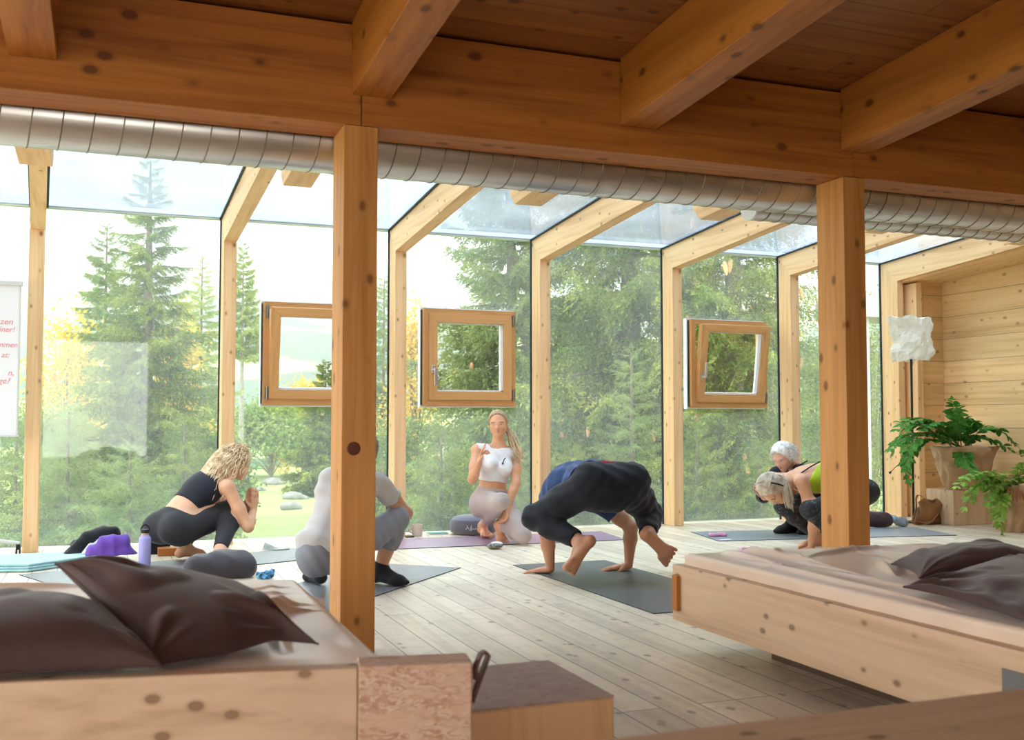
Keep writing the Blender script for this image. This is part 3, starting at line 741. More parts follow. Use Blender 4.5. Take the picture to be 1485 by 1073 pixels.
for k, (px, py, Y, w, lb, mt) in enumerate([(95, 500, 24, 1.25, 'golden autumn tree at the left of the left pane', L_YELLOW), (262, 495, 27, 0.9, 'orange tinged autumn tree right of the tall spruce trunk', L_YELLOW), (395, 590, 62, 3.2, 'yellow green bush right of the larch trunk', L_GREEN),
        (445, 570, 66, 2.6, 'golden bush below the first casement', L_YELLOW), (600, 480, 25, 0.8, 'orange autumn tree left of the closed casement', L_YELLOW), (790, 480, 24, 1.6, 'yellow autumn tree glimpsed right of the closed casement', L_YELLOW),
        (1175, 520, 19, 1.1, 'green bush seen left of the right thick post', L_GREEN), (1265, 480, 20, 1.0, 'tall yellow green bush in the last narrow pane', L_GREEN), (930, 540, 24, 1.6, 'yellow autumn tree glimpsed through the huge spruce', L_YELLOW), (1120, 420, 21, 1.5, 'yellow autumn tree behind the cone laden spruce', L_YELLOW),
        (1225, 560, 17, 0.9, 'green bush partly behind the right thick post', L_GREEN), (60, 610, 19, 1.1, 'green bush low between flipchart and golden tree', L_GREEN), (318, 650, 24, 0.9, 'low green bush at the foot of the larch', L_GREEN), (575, 640, 18, 0.8, 'green bush low between the front left post and the teacher', L_GREEN)]):
    x, y = px_tree(px, Y); shrub('autumn_tree' if mt is L_YELLOW else 'green_bush', x, y, w, top_h(px, py, Y), 60+k, lb, mt, nleaf=(4500 if mt is L_YELLOW else 9000), leaf=0.26 if Y > 50 else 0.11 if Y > 22 else 0.07, cat='tree' if mt is L_YELLOW else 'shrub', trunk=0.04)
rng_ = np.random.default_rng(5)
rock_m = plain('pale_rock', (0.20, 0.19, 0.175), 0.9, var=0.3, vscale=4)
rock_words = ['largest pale rock on the grassy slope right of the curly haired woman', 'pale rock on the slope just above the woman\'s clasped hands', 'flat pale rock low on the grassy slope', 'small pale rock far up the grassy slope', 'round pale rock on the slope left of the grey shirt']
for k, (px, py, s) in enumerate([(400, 690, 0.55), (375, 705, 0.4), (430, 722, 0.5), (455, 684, 0.45), (420, 740, 0.35)]):
    d = ray(px, py); tt = (-2.0-CAM_H)/d[2]; p = C0+d*tt
    fl = Field(); 
    for q in range(4): fl.ell(p+rng_.normal(size=3)*s*0.35*V(1, 1, 0.3), V(s, s*0.8, s*0.5)*rng_.uniform(0.5, 1), k=0.1)
    gz = ground_z(p[0], p[1]); pr = [(q[0], q[1]+V(0, 0, gz-p[2]+s*0.2))+q[2:] for q in fl.p]
    o = field_obj('slope_rock', pr, rock_m, None, h=0.06); tag(o, rock_words[k], 'rock', 'rocks on the slope')
# neighbouring flat roof glimpsed in the last pane
p = at(1262, 440, 14); t = thing('neighbour_roof', (p[0], p[1], ground_z(p[0], p[1])), 'grey flat roof edge of a neighbouring building in the last narrow pane', 'roof')
MB().box((p[0]-0.35, 14, 2.72), (p[0]+2.2, 15, 3.03)).build('fascia', plain('grey_fascia', (0.42, 0.41, 0.40)), t)
MB().box((p[0]+0.02, 14.2, -1.7), (p[0]+0.14, 14.4, 2.72)).box((p[0]+1.9, 14.2, -1.7), (p[0]+2.05, 14.4, 2.72)).build('leg', plain('grey_post', (0.5, 0.5, 0.5)), t)

# ================================================================== BEDS, PILLOWS, STOOL
def cloth(name, c, rough=0.75, var=0.12, vscale=5, sheen=0.3, weave=260, bumps=0.15):
    m, nt, b = new_mat(name)
    v = mapped(nt, (1, 1, 1)); n = tex_noise(nt, v, vscale, 3); w = tex_noise(nt, v, weave, 2)
    nt.links.new(ramp(nt, n, [(0.3, tuple(x*(1-var) for x in c)), (0.7, tuple(min(1, x*(1+var)) for x in c))]), b.inputs['Base Color'])
    b.inputs['Roughness'].default_value = rough; b.inputs['Specular IOR Level'].default_value = 0.3; b.inputs['Sheen Weight'].default_value = sheen
    b.inputs['Sheen Roughness'].default_value = 0.5
    bump(nt, b, w, bumps, 0.001); return m
M['sheet'] = cloth('sand_coloured_sheet', (0.80, 0.63, 0.48), 0.30, 0.06, 3, 0.2)
M['pillow'] = cloth('dark_brown_pillowcase', (0.065, 0.030, 0.024), 0.6, 0.12, 4, 0.25)
def grid_obj(name, P, mat, parent=None, thick=None):
    n, m = P.shape[:2]; idx = np.arange(n*m).reshape(n, m)
    f = np.stack([idx[:-1, :-1], idx[1:, :-1], idx[1:, 1:], idx[:-1, 1:]], -1).reshape(-1, 4)
    return mesh_obj(name, P.reshape(-1, 3), f, mat, parent, smooth=True)
def bilerp(c, u, v):
    c = [np.asarray(q, float) for q in c]      # c00, c10, c11, c01
    u = u[..., None]; v = v[..., None]
    return c[0]*(1-u)*(1-v)+c[1]*u*(1-v)+c[2]*u*v+c[3]*(1-u)*v
def mattress(parent, corners, z0, z1, folds, seed, n=260):
    """sheet-covered mattress over four floor-plan corners, folds = (u, v, angle, length, width, height)"""
    s = np.linspace(-0.06, 1.06, n); U, W = np.meshgrid(s, s, indexing='ij')
    Uc, Wc = np.clip(U, 0, 1), np.clip(W, 0, 1)
    P = bilerp([V(*c, 0) for c in corners], Uc, Wc)
    du = np.maximum(0, np.maximum(-U, U-1)); dw = np.maximum(0, np.maximum(-W, W-1)); out = np.maximum(du, dw)/0.06
    e = np.minimum(np.minimum(Uc, 1-Uc), np.minimum(Wc, 1-Wc)); r = np.clip(e/0.012, 0, 1)
    Z = z1-0.012*(1-np.sqrt(1-(1-r)**2))
    rng = np.random.default_rng(seed)
    H = np.zeros_like(U)
    for (fu, fv, an, L, w, h) in folds:
        a = math.radians(an); dx = (Uc-fu); dy = (Wc-fv)
        t = dx*math.cos(a)+dy*math.sin(a); q = -dx*math.sin(a)+dy*math.cos(a)+0.05*np.sin(t/L*2.2)*L
        wt_ = w*0.85*(0.5+0.8*np.clip(t/L, 0, 1)) ; H += 1.6*h*np.exp(-(q/wt_)**2)*np.clip(1-((t-L/2)/(L/2))**2, 0, 1)**0.7
    H *= np.clip(e/0.06, 0, 1)
    for _ in range(26):
        fu, fv, a, L, w = rng.uniform(0.05, 0.95), rng.uniform(0.05, 0.95), math.radians(rng.choice([12, 60, 80, -10])+rng.normal()*12), rng.uniform(0.12, 0.4), rng.uniform(0.005, 0.011)
        dx, dy = Uc-fu, Wc-fv; t = dx*math.cos(a)+dy*math.sin(a); q = -dx*math.sin(a)+dy*math.cos(a)+0.03*np.sin(t*9)
        H += 0.006*np.exp(-(q/w)**2)*np.clip(1-(t/L)**2, 0, 1)*np.clip(e/0.05, 0, 1)
    for _ in range(7):
        k = rng.normal(size=2)*5; H += 0.0012*np.sin(k[0]*Uc*3+k[1]*Wc*3+rng.uniform(0, 6))
    Z = Z+H*np.clip(e/0.03, 0.15, 1)-out*(z1-z0-0.012)
    P[..., 2] = Z
    cen = P.reshape(-1, 3).mean(0)
    rip = 0.004*np.sin(Wc*70+Uc*55)*out*(out > 0)
    P[..., :2] += (nrm(P[..., :2]-cen[:2]) if False else (P[..., :2]-cen[:2])/np.linalg.norm(P[..., :2]-cen[:2], axis=-1, keepdims=True))*rip[..., None]
    return grid_obj('mattress', P, M['sheet'], parent)

def pillow(parent_loc, corners, nrmv, T, seed, label, group=None, ears=(0, 0, 0, 0), wr=0.012, n=90, pinch=0.10, sag=0.25, tail=0.0):
    rng = np.random.default_rng(seed); nv = nrm(nrmv)
    s = np.sin(np.linspace(-1, 1, n)*math.pi/2); U, W = np.meshgrid(s, s, indexing='ij')
    Uu = U*(1-pinch*(1-W**2)*np.abs(U)**3); Ww = W*(1-pinch*(1-U**2)*np.abs(W)**3)
    c = [np.asarray(q, float) for q in corners]; cen = sum(c)/4
    t = thing('pillow', c[0] if parent_loc is None else parent_loc, label, 'pillow', group)
    base = bilerp(c, (Uu+1)/2, (Ww+1)/2)
    prof = np.clip((1-U**2)*(1-W**2), 0, 1)**0.42
    if tail:
        sT = np.clip(1-np.hypot(U-1, W-1)/1.15, 0, 1); sT = sT*sT*(3-2*sT)*tail
        dg = (c[2]-c[0])/np.linalg.norm(c[2]-c[0]); on = c[0]+((base-c[0])@dg)[..., None]*dg
        base = base+(on-base)*np.minimum(0.86, sT*1.5)[..., None]
        prof = prof*(1-0.45*np.minimum(1, sT*1.3))
    fold = np.zeros_like(U)
    for k, (cu, cv) in enumerate(((-1, -1), (1, -1), (1, 1), (-1, 1))):
        d = np.hypot(U-cu, W-cv); a = np.arctan2(W-cv, U-cu)
        fold += (0.6+ears[k])*np.sin(a*11+rng.uniform(0, 6)+3*d)*np.exp(-(d/(0.5+0.3*ears[k]))**2)*np.clip(d*3, 0, 1)
    for _ in range(9):
        k = rng.normal(size=2)*3.5; fold += 0.22*np.sin(k[0]*U+k[1]*W+rng.uniform(0, 6)+1.5*np.sin(2*U+W))
    crease = np.clip(1-np.abs(fold)*1.6, 0, 1)*0.8
    vs = []
    for sg in (1, -1):
        h = (T*(1 if sg > 0 else sag)*prof+(wr*fold-wr*crease)*np.clip(prof*1.6, 0, 1)*(1 if sg > 0 else 0.3))
        vs.append(base+nv*sg*h[..., None])
    P = np.stack(vs); idx = np.arange(2*n*n).reshape(2, n, n); f = []
    a = idx[0]; f.append(np.stack([a[:-1, :-1], a[1:, :-1], a[1:, 1:], a[:-1, 1:]], -1).reshape(-1, 4))
    a = idx[1]; f.append(np.stack([a[:-1, :-1], a[:-1, 1:], a[1:, 1:], a[1:, :-1]], -1).reshape(-1, 4))
    o = mesh_obj('cover', P.reshape(-1, 3), np.concatenate(f), M['pillow'], t, smooth=True)
    bm = bmesh.new(); bm.from_mesh(o.data); bmesh.ops.remove_doubles(bm, verts=bm.verts, dist=0.0008); bmesh.ops.recalc_face_normals(bm, faces=bm.faces); bm.to_mesh(o.data); bm.free()
    o.data.polygons.foreach_set('use_smooth', np.ones(len(o.data.polygons), bool))
    # piped seam round the edge
    ring = np.concatenate([base[:, 0], base[-1, :], base[::-1, -1], base[0, ::-1]])
    MB().tube(ring[::2], 0.0028, 5, cap=False).build('seam', M['pillow'], t, smooth=True)
    return t

# --- bed on the right
bx0, bx1, by0, by1 = 2.225, 3.62, 1.72, 3.87
bedB = thing('low_bed', (bx0, by0, 0), 'low pine platform bed with a sand coloured sheet, beside the thick post on the right', 'bed')
MB().box((bx0, by0, 0.125), (bx0+0.05, by1, 0.355)).build('side_rail', M['pale_y'], bedB, bevel=0.003)
MB().box((bx1-0.05, by0, 0.125), (bx1, by1, 0.355)).build('side_rail', M['pale_y'], bedB, bevel=0.003)
MB().box((bx0+0.051, by1-0.05, 0.125), (bx1-0.051, by1, 0.355)).build('end_rail', M['pale_x'], bedB, bevel=0.003)
MB().box((bx0+0.051, by0, 0.125), (bx1-0.051, by0+0.05, 0.355)).build('end_rail', M['pale_x'], bedB, bevel=0.003)
MB().box((bx0-0.018, 3.805, 0.17), (bx0-0.001, 3.845, 0.315)).build('batten', M['oiled_z'], bedB, bevel=0.002)
MB().box((bx0-0.004, 2.02, 0.205), (bx0-0.0005, 2.135, 0.30)).build('metal_plate', plain('zinc_plate', (0.20, 0.20, 0.20), 0.6, metal=0.3), bedB)
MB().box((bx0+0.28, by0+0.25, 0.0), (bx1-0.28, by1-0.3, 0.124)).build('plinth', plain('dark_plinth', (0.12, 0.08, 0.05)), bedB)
MB().box((bx0+0.051, by0+0.051, 0.30), (bx1-0.051, by1-0.051, 0.335)).build('slat_base', M['pale_x'], bedB)
mattress(bedB, [(bx0+0.045, by0+0.02), (bx0+0.045, 3.845), (3.52, 3.77), (3.56, by0+0.02)], 0.338, 0.402,
    [(0.74, 0.10, 8, 0.30, 0.014, 0.016), (0.66, 0.20, 14, 0.34, 0.012, 0.014), (0.80, 0.22, -8, 0.20, 0.016, 0.020), (0.60, 0.28, 50, 0.25, 0.012, 0.016), (0.88, 0.20, 60, 0.45, 0.014, 0.018), (0.86, 0.30, 80, 0.5, 0.012, 0.014),
     (0.50, 0.16, 12, 0.35, 0.012, 0.010), (0.35, 0.14, 6, 0.4, 0.014, 0.010), (0.58, 0.42, 75, 0.35, 0.011, 0.012), (0.66, 0.46, 85, 0.3, 0.010, 0.012), (0.47, 0.30, 30, 0.3, 0.010, 0.010), (0.3, 0.05, 5, 0.6, 0.012, 0.012)], 3)
# --- bed on the left, its footboard standing slightly skew
fr, fl_ = atz(685, 961, 0.452)[:2], atz(0, 990, 0.452)[:2]
fd = nrm(fr-fl_); fn = V(-fd[1], fd[0]) if True else None
fl_ = fr-fd*2.15
def skew_box(a0, a1, d0, d1, z0, z1):
    """box along the footboard: a = distance from its right end, d = depth away from the camera"""
    p = [fr-fd*a0+fn*d0, fr-fd*a1+fn*d0, fr-fd*a1+fn*d1, fr-fd*a0+fn*d1]
    v = [(q[0], q[1], z) for z in (z0, z1) for q in p]
    return v, [(0, 3, 2, 1), (4, 5, 6, 7), (0, 1, 5, 4), (1, 2, 6, 5), (2, 3, 7, 6), (3, 0, 4, 7)]
bedA = thing('low_bed', (fr[0], fr[1], 0), 'low pine bed with a sand coloured sheet and two brown pillows, front left', 'bed')
aw = 0.235
MB().add(*skew_box(aw, 2.15, 0, 0.045, 0.03, 0.452)).build('footboard', M['pale_x'], bedA, bevel=0.004)
endg, nt_, b_ = new_mat('sawn_end_grain'); v_ = mapped(nt_, (1, 1, 2.2)); n1 = tex_noise(nt_, v_, 26, 5, 0.6, 2.5); n2 = tex_noise(nt_, v_, 7, 3, 0.5, 3.0)
nt_.links.new(mixc(nt_, ramp(nt_, n2, [(0.4, 0.15), (0.6, 0.9)]), (0.68, 0.45, 0.30), ramp(nt_, n1, [(0.42, (0.74, 0.56, 0.44)), (0.56, (0.48, 0.24, 0.13))])), b_.inputs['Base Color']); b_.inputs['Roughness'].default_value = 0.6
MB().add(*skew_box(0.0, aw-0.001, -0.001, 0.09, 0.03, 0.454)).build('end_block', endg, bedA, bevel=0.004)['label'] = 'rough grained end block with swirling brown grain'
MB().add([(fr[0]-fd[0]*a+fn[0]*d, fr[1]-fd[1]*a+fn[1]*d, z) for z in (0.06, 0.40) for a, d in ((0.25, 0.05), (2.1, 0.05), (2.1, 1.2), (0.3, 1.2))],
         [(0, 3, 2, 1), (4, 5, 6, 7), (0, 1, 5, 4), (1, 2, 6, 5), (2, 3, 7, 6), (3, 0, 4, 7)]).build('base', M['pale_x'], bedA)
MB().add([(fr[0]-fd[0]*a+fn[0]*d, fr[1]-fd[1]*a+fn[1]*d, z) for z in (0.0, 0.06) for a, d in ((0.4, 0.2), (2.0, 0.2), (2.0, 1.0), (0.4, 1.0))],
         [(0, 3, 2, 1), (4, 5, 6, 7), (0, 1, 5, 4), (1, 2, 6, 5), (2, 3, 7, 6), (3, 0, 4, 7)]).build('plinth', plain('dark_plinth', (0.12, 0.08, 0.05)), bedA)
c_fr = atz(566, 964, 0.452)[:2]; c_br = atz(430, 840, 0.45)[:2]; c_bl = atz(0, 858, 0.43)[:2]
far = nrm(c_bl-c_br); c_bl = c_br+far*2.0; c_fl = fr-fd*2.1+fn*0.05
mattress(bedA, [c_fl, c_bl, c_br, c_fr+fn*0.03], 0.36, 0.450,
    [(0.30, 0.86, 100, -0.3, 0.01, 0.01), (0.10, 0.74, 22, 0.42, 0.016, 0.018), (0.08, 0.70, 26, 0.40, 0.013, 0.014), (0.06, 0.78, 15, 0.5, 0.016, 0.018), (0.07, 0.84, 12, 0.5, 0.014, 0.016), (0.10, 0.90, 8, 0.6, 0.014, 0.014),
     (0.05, 0.55, 40, 0.3, 0.012, 0.014), (0.04, 0.60, 34, 0.3, 0.012, 0.014), (0.05, 0.65, 30, 0.3, 0.012, 0.012), (0.70, 0.70, 80, 0.3, 0.016, 0.010), (0.55, 0.72, 85, 0.3, 0.014, 0.012), (0.85, 0.3, 80, 0.4, 0.02, 0.016),
     (0.42, 0.80, 60, 0.2, 0.02, 0.014), (0.9, 0.10, 75, 0.4, 0.03, 0.03)], 9)
A = at(80, 817, 2.66); B = atz(462, 934, 0.468); Cc = atz(218, 968, 0.462); D = at(352, 858, 2.80)
pillow(None, [A, Cc, B, D], np.cross(Cc-A, D-A)*(1 if np.cross(Cc-A, D-A)[1] < 0 else -1), 0.085, 11, 'dark brown pillow with pointed corners leaning on top of another on the front left bed', 'pillows on the front left bed', ears=(0.6, 0, 1.4, 0), sag=0.5, tail=1.0)
a, b = atz(235, 966, 0.468), atz(-150, 990, 0.468)
pillow(None, [b, a, a+V(-0.10, 0.44, 0.02), b+V(-0.02, 0.46, 0.02)], V(0, -0.12, 1), 0.115, 12, 'dark brown pillow lying flat at the left edge, underneath the leaning one', 'pillows on the front left bed', ears=(0, 0.1, 0, 0), wr=0.006, sag=0.05)
# --- pillows of the right bed
tip = atz(1310, 851, 0.430)
p2 = atz(1500, 905, 0.412); p3 = atz(1700, 872, 0.42); p4 = atz(1470, 826, 0.42)+V(0, 0, 0.06)
pillow(None, [tip, p2, p3, p4], V(-0.05, -0.3, 1), 0.055, 13, 'dark brown pillow with its pointed tip towards the left, on the right bed', 'pillows on the right bed', ears=(1.2, 0, 0, 0), wr=0.010, sag=0.15)
p1 = atz(1352, 842, 0.42)+V(0.0, 0.06, 0); p2b = p1+V(0.55, -0.10, 0.03); p3b = p1+V(0.68, 0.28, 0.02); p4b = p1+V(0.16, 0.32, 0.0)
pillow(None, [p1, p2b, p3b, p4b], V(0, -0.1, 1), 0.085, 14, 'lighter brown pillow lying behind the pointed one on the right bed', 'pillows on the right bed', wr=0.007, sag=0.04)
# --- stool block
s_fr = atz(891, 1008, 0.34); s_br = atz(836, 953, 0.34)
sx1, sy0, sy1 = s_fr[0], s_fr[1], s_br[1]
t = thing('block_stool', (sx1-0.2, sy0, 0), 'solid pine block stool with a dusty top, right of the front left bed', 'stool')
topm, nt_, b_ = new_mat('dusty_end_grain_top'); v_ = mapped(nt_, (1, 1, 1)); n1 = tex_noise(nt_, v_, 16, 5, 0.6, 1.5)
nt_.links.new(ramp(nt_, n1, [(0.35, (0.40, 0.29, 0.24)), (0.65, (0.54, 0.41, 0.34))]), b_.inputs['Base Color']); b_.inputs['Roughness'].default_value = 0.55
stool_side = pine('stool_side_grain', 2, (0.74, 0.46, 0.24), (0.50, 0.25, 0.10), knots=2.5, knot_r=0.05, contrast=1.5)
MB().box((sx1-0.345, sy0, 0.001), (sx1, sy1, 0.335)).build('block', stool_side, t, bevel=0.006)
MB().box((sx1-0.345, sy0, 0.3345), (sx1, sy1, 0.34)).build('top_face', topm, t, bevel=0.002)
# --- strap loop on the end of the bed
t = thing('strap_loop', (fr[0], fr[1], 0.4), 'brown looped strap tucked between bed end and block stool', 'strap')
p0 = at(690, 1000, fr[1]+0.05); p1 = at(708, 950, fr[1]+0.05); p2 = at(697, 948, fr[1]+0.05); p3 = at(689, 968, fr[1]+0.045)
q = [at(684, 1018, fr[1]+0.05), p0, p1, (p1+p2)/2+V(0, 0, 0.006), p2, p3, at(690, 985, fr[1]+0.05)]
m = MB(); q2 = []
for i in range(len(q)-1):
    for u in (0, 0.5): q2.append(q[i]*(1-u)+q[i+1]*u)
for off in (-0.006, 0, 0.006): m.tube([w+V(0, off, 0) for w in q2+[q[-1]]], 0.0042, 6)
m.build('loop', plain('brown_strap', (0.16, 0.09, 0.07), 0.4), t, smooth=True)
# --- frame nearest to the camera
zb = 0.46; ya = atz(1190, 1033, zb)[1]
t = thing('wooden_bench', (0.6, ya-0.5, 0), 'blurred wooden bench top along the bottom right edge, nearest the camera', 'bench')
MB().box((0.62, ya-0.42, zb-0.045), (2.3, ya, zb)).build('seat', M['pale_x'], t, bevel=0.005)
for lx in (0.72, 2.12):
    MB().box((lx, ya-0.38, 0.0), (lx+0.07, ya-0.31, zb-0.046)).build('leg', M['pale_z'], t); MB().box((lx, ya-0.11, 0.0), (lx+0.07, ya-0.04, zb-0.046)).build('leg', M['pale_z'], t)

# ================================================================== MATS
def mat_obj(c, colr, label, th=0.005, patch=None):
    p = [V(*q[:2], 0) for q in c]
    t = thing('yoga_mat', p[0], label, 'yoga mat', 'yoga mats on the floor')
    cen = sum(p)/4; m = MB(); n = 4
    v = [(q[0], q[1], z) for z in (0.001, th) for q in p]
    m.add(v, [(0, 3, 2, 1), (4, 5, 6, 7), (0, 1, 5, 4), (1, 2, 6, 5), (2, 3, 7, 6), (3, 0, 4, 7)])
    m.build('surface', plain('mat_'+str(len(bpy.data.materials)), colr, 0.38, 0.5, var=0.08, vscale=8, bumps=0.05), t, bevel=0.0015)
    e = MB(); e.tube([q+V(0, 0, 0.003) for q in p+[p[0]]], 0.0022, 5, cap=False)
    e.build('edge', plain('mat_edge', (0.03, 0.035, 0.04), 0.6), t)
    if patch is not None:
        MB().box(patch-V(0.05, 0.02, 0), patch+V(0.05, 0.02, 0.0008)).build('label_patch', plain('white_patch', (0.85, 0.85, 0.85)), t)
    return t
G = (0.16, 0.19, 0.21)
mat_obj([(-0.50, 7.20), (-0.27, 6.64), (1.67, 7.44), (1.44, 8.0)], (0.20, 0.22, 0.23), 'pale grey yoga mat under the curly haired woman')
r0 = atz(668, 824)[:2]; r1 = atz(545, 865)[:2]; d_ = nrm(r1-r0); n_ = V(d_[1], -d_[0])
if n_[1] < 0: n_ = -n_
mat_obj([r0, r0+d_*2.0, r0+d_*2.0+n_*0.64, r0+n_*0.64], (0.21, 0.22, 0.235), 'grey yoga mat under the woman in the grey shirt')
nr = atz(907, 783)[:2]; nl = atz(570, 797)[:2]; d_ = nrm(nl-nr); fr2 = atz(871, 771)[:2]
mat_obj([nr, nr+d_*2.1, nr+d_*2.1+(fr2-nr)-d_*0.0, fr2], (0.36, 0.22, 0.34), 'mauve yoga mat under the teacher by the glass wall')
a_, b_2, c_2 = atz(744, 820)[:2], atz(877, 813)[:2], atz(948, 890.5)[:2]
mat_obj([a_, c_2, c_2+b_2-a_, b_2], (0.14, 0.145, 0.15), 'dark grey yoga mat under the balancing man')
a_, b_2, c_2 = atz(1002, 771.8)[:2], atz(1041.6, 785)[:2], atz(1387.5, 776.6)[:2]
mat_obj([b_2, c_2, c_2+a_-b_2, a_], (0.27, 0.30, 0.33), 'blue grey yoga mat under the white haired woman', patch=np.array([*(b_2*0.86+c_2*0.04+a_*0.10), 0.005]))

# ================================================================== SMALL THINGS
def heap(name, label, cat, prims, mat, wamp=0.008, fr_=22, seed=0, h=0.008, group=None, z0=0.001, parent=None):
    rng = np.random.default_rng(seed); K = rng.normal(size=(5, 3))*fr_; ph = rng.uniform(0, 6, 5)
    def warp(X, Y, Z):
        s = 0
        for k, p in zip(K, ph): s = s+np.abs(np.sin(k[0]*X+k[1]*Y+k[2]*Z*0.6+p+0.8*np.sin(X*9+Z*7)))
        s = (s/5-0.64)*wamp*4
        return np.maximum(s, -0.02)
    lo = min((p[1][2] for p in prims))
    o = field_obj(name, prims, mat, parent, h=h, clips=[(V(prims[0][1][0], prims[0][1][1], z0), V(0, 0, -1), 9.0)], warp=warp, it=1)
    if parent is None: tag(o, label, cat, group)
    return o
fab = lambda n, c, **k: cloth(n, c, 0.9, 0.15, 9, **k)
# water bottle
b0 = atz(209.5, 823); t = thing('water_bottle', b0, 'lilac metal water bottle with a black loop cap, left of the curly haired woman', 'bottle')
MB().lathe([(0.0, 0.001), (0.036, 0.001), (0.0385, 0.006), (0.0385, 0.185), (0.036, 0.197), (0.026, 0.208), (0.025, 0.213)], b0, 32).build('body', plain('lilac_enamel', (0.40, 0.37, 0.72), 0.4), t, smooth=True)
MB().lathe([(0.0, 0.213), (0.0235, 0.213), (0.0235, 0.226), (0.0, 0.226)], b0, 24).build('neck', plain('bamboo_ring', (0.62, 0.38, 0.2), 0.5), t, smooth=True)
MB().lathe([(0.0, 0.226), (0.027, 0.226), (0.027, 0.247), (0.024, 0.250), (0.0, 0.250)], b0, 24).build('cap', plain('black_plastic', (0.015, 0.015, 0.017), 0.4), t, smooth=True)
MB().tube([b0+V(0.026*math.cos(a), 0, 0.243+0.036*math.sin(a)) for a in np.linspace(0, math.pi, 16)], 0.0045, 8).build('loop_handle', bpy.data.materials['black_plastic'], t, smooth=True)
# folded towel
c0, c1 = atz(-60, 818), atz(150, 806)
t = thing('folded_towel', atz(45, 820), 'folded pale teal towel on the floor beneath the purple fleece', 'towel')
tm = fab('teal_terry', (0.35, 0.60, 0.62), weave=120, bumps=0.4)
e0 = atz(40, 830); e1 = atz(165, 812); e2 = atz(-70, 826)
for k, z in enumerate((0.004, 0.020, 0.036)):
    f_ = Field(); f_.cap(e2+V(0, 0.0, z+0.006), e0+V(0, 0.02, z+0.006), 0.009, k=0.01)
    n = 6
    m = MB(); P = [atz(-90, 818), atz(-70, 831), atz(41, 830), e1, atz(150, 807), atz(60, 812)]
    cxy = sum(P)/6; P = [cxy+(p-cxy)*(1-0.02*k) for p in P]
    v = [(p[0], p[1], zz) for zz in (z, z+0.014) for p in P]
    m.add(v, [tuple(range(n))[::-1], tuple(range(n, 2*n))]+[(i, (i+1) % n, n+(i+1) % n, n+i) for i in range(n)])
    m.build('fold', tm, t, bevel=0.006, seg=3)
# fleece and jacket on the towel
zt = 0.05
def hp(px, py, Y): return at(px, py, Y)
F_ = Field()
for a, b, r in (((138, 800), (185, 803), 0.05), ((150, 788), (178, 785), 0.05), ((178, 800), (193, 806), 0.035), ((135, 798), (150, 806), 0.04), ((163, 782), (180, 795), 0.035), ((128, 806), (190, 808), 0.03)):
    F_.cap(hp(*a, 7.60), hp(*b, 7.60), r, k=0.03)
heap('fleece_jacket', 'rumpled purple fleece lying on the teal towel beside the bottle', 'clothing', F_.p, fab('purple_fleece', (0.16, 0.07, 0.42), weave=150, bumps=0.5), 0.007, 11, 3, h=0.007, z0=0.052)
F_ = Field()
for a, b, r, Y in (((100, 803), (128, 778), 0.035, 7.86), ((118, 800), (150, 770), 0.045, 7.88), ((125, 778), (165, 770), 0.035, 7.84), ((140, 772), (168, 775), 0.03, 7.86), ((110, 790), (140, 795), 0.04, 7.92), ((98, 806), (112, 806), 0.022, 7.82), ((166, 772), (167, 784), 0.022, 7.85)):
    F_.cap(hp(*a, Y), hp(*b, Y), r, k=0.03)
heap('black_jacket', 'black jacket heaped beside the purple fleece', 'clothing', F_.p, fab('black_cloth', (0.012, 0.012, 0.014)), 0.008, 12, 4, h=0.007, z0=0.003)
F_ = Field(); F_.cap(hp(131, 793, 7.74), hp(122, 803, 7.74), 0.022).cap(hp(131, 793, 7.74), hp(150, 782, 7.76), 0.016)
heap('lace_cloth', 'crumpled off white patterned cloth between jacket and fleece', 'clothing', F_.p, fab('lace_white', (0.6, 0.6, 0.57), var=None) if False else plain('lace_white', (0.55, 0.55, 0.52), 0.9, var=0.6, vscale=70), 0.010, 30, 5, h=0.006, z0=0.052)
# meditation cushion and blue cloth on the first mat edge
c = atz(328, 843); t = thing('meditation_cushion', c, 'dark grey crescent meditation cushion on the floor in front of the curly haired woman', 'cushion')
cm = cloth('cushion_charcoal', (0.050, 0.045, 0.052), 0.85, 0.1, 6); ct = cloth('cushion_grey_top', (0.13, 0.135, 0.16), 0.85, 0.1, 6)
F_ = Field().cap(c+V(-0.16, 0.15, 0.07), c+V(0.13, 0.13, 0.065), 0.075, 0.072, k=0.06).cap(c+V(-0.02, 0.22, 0.075), c+V(0.10, 0.20, 0.07), 0.085, k=0.06)
heap('cushion_side', '', '', F_.p, cm, 0.006, 14, 6, h=0.007, z0=0.002, parent=t)
F_ = Field().cap(c+V(-0.15, 0.18, 0.095), c+V(0.10, 0.17, 0.088), 0.058, 0.055, k=0.05).cap(c+V(-0.02, 0.25, 0.10), c+V(0.09, 0.23, 0.09), 0.065, k=0.05)
heap('cushion_top', '', '', F_.p, ct, 0.004, 12, 7, h=0.007, z0=0.07, parent=t)
c = atz(385, 840); F_ = Field().cap(c+V(-0.03, 0, 0.012), c+V(0.03, 0.02, 0.02), 0.018).cap(c+V(0.01, 0.0, 0.02), c+V(0.045, 0.03, 0.05), 0.007).cap(c+V(-0.04, 0.02, 0.03), c+V(0.04, 0.03, 0.035), 0.012)
heap('printed_cloth', 'small crumpled blue and white printed cloth right of the dark cushion', 'cloth', F_.p, plain('blue_print', (0.10, 0.28, 0.48), 0.8, var=0.9, vscale=45), 0.006, 60, 8, h=0.004, z0=0.001)
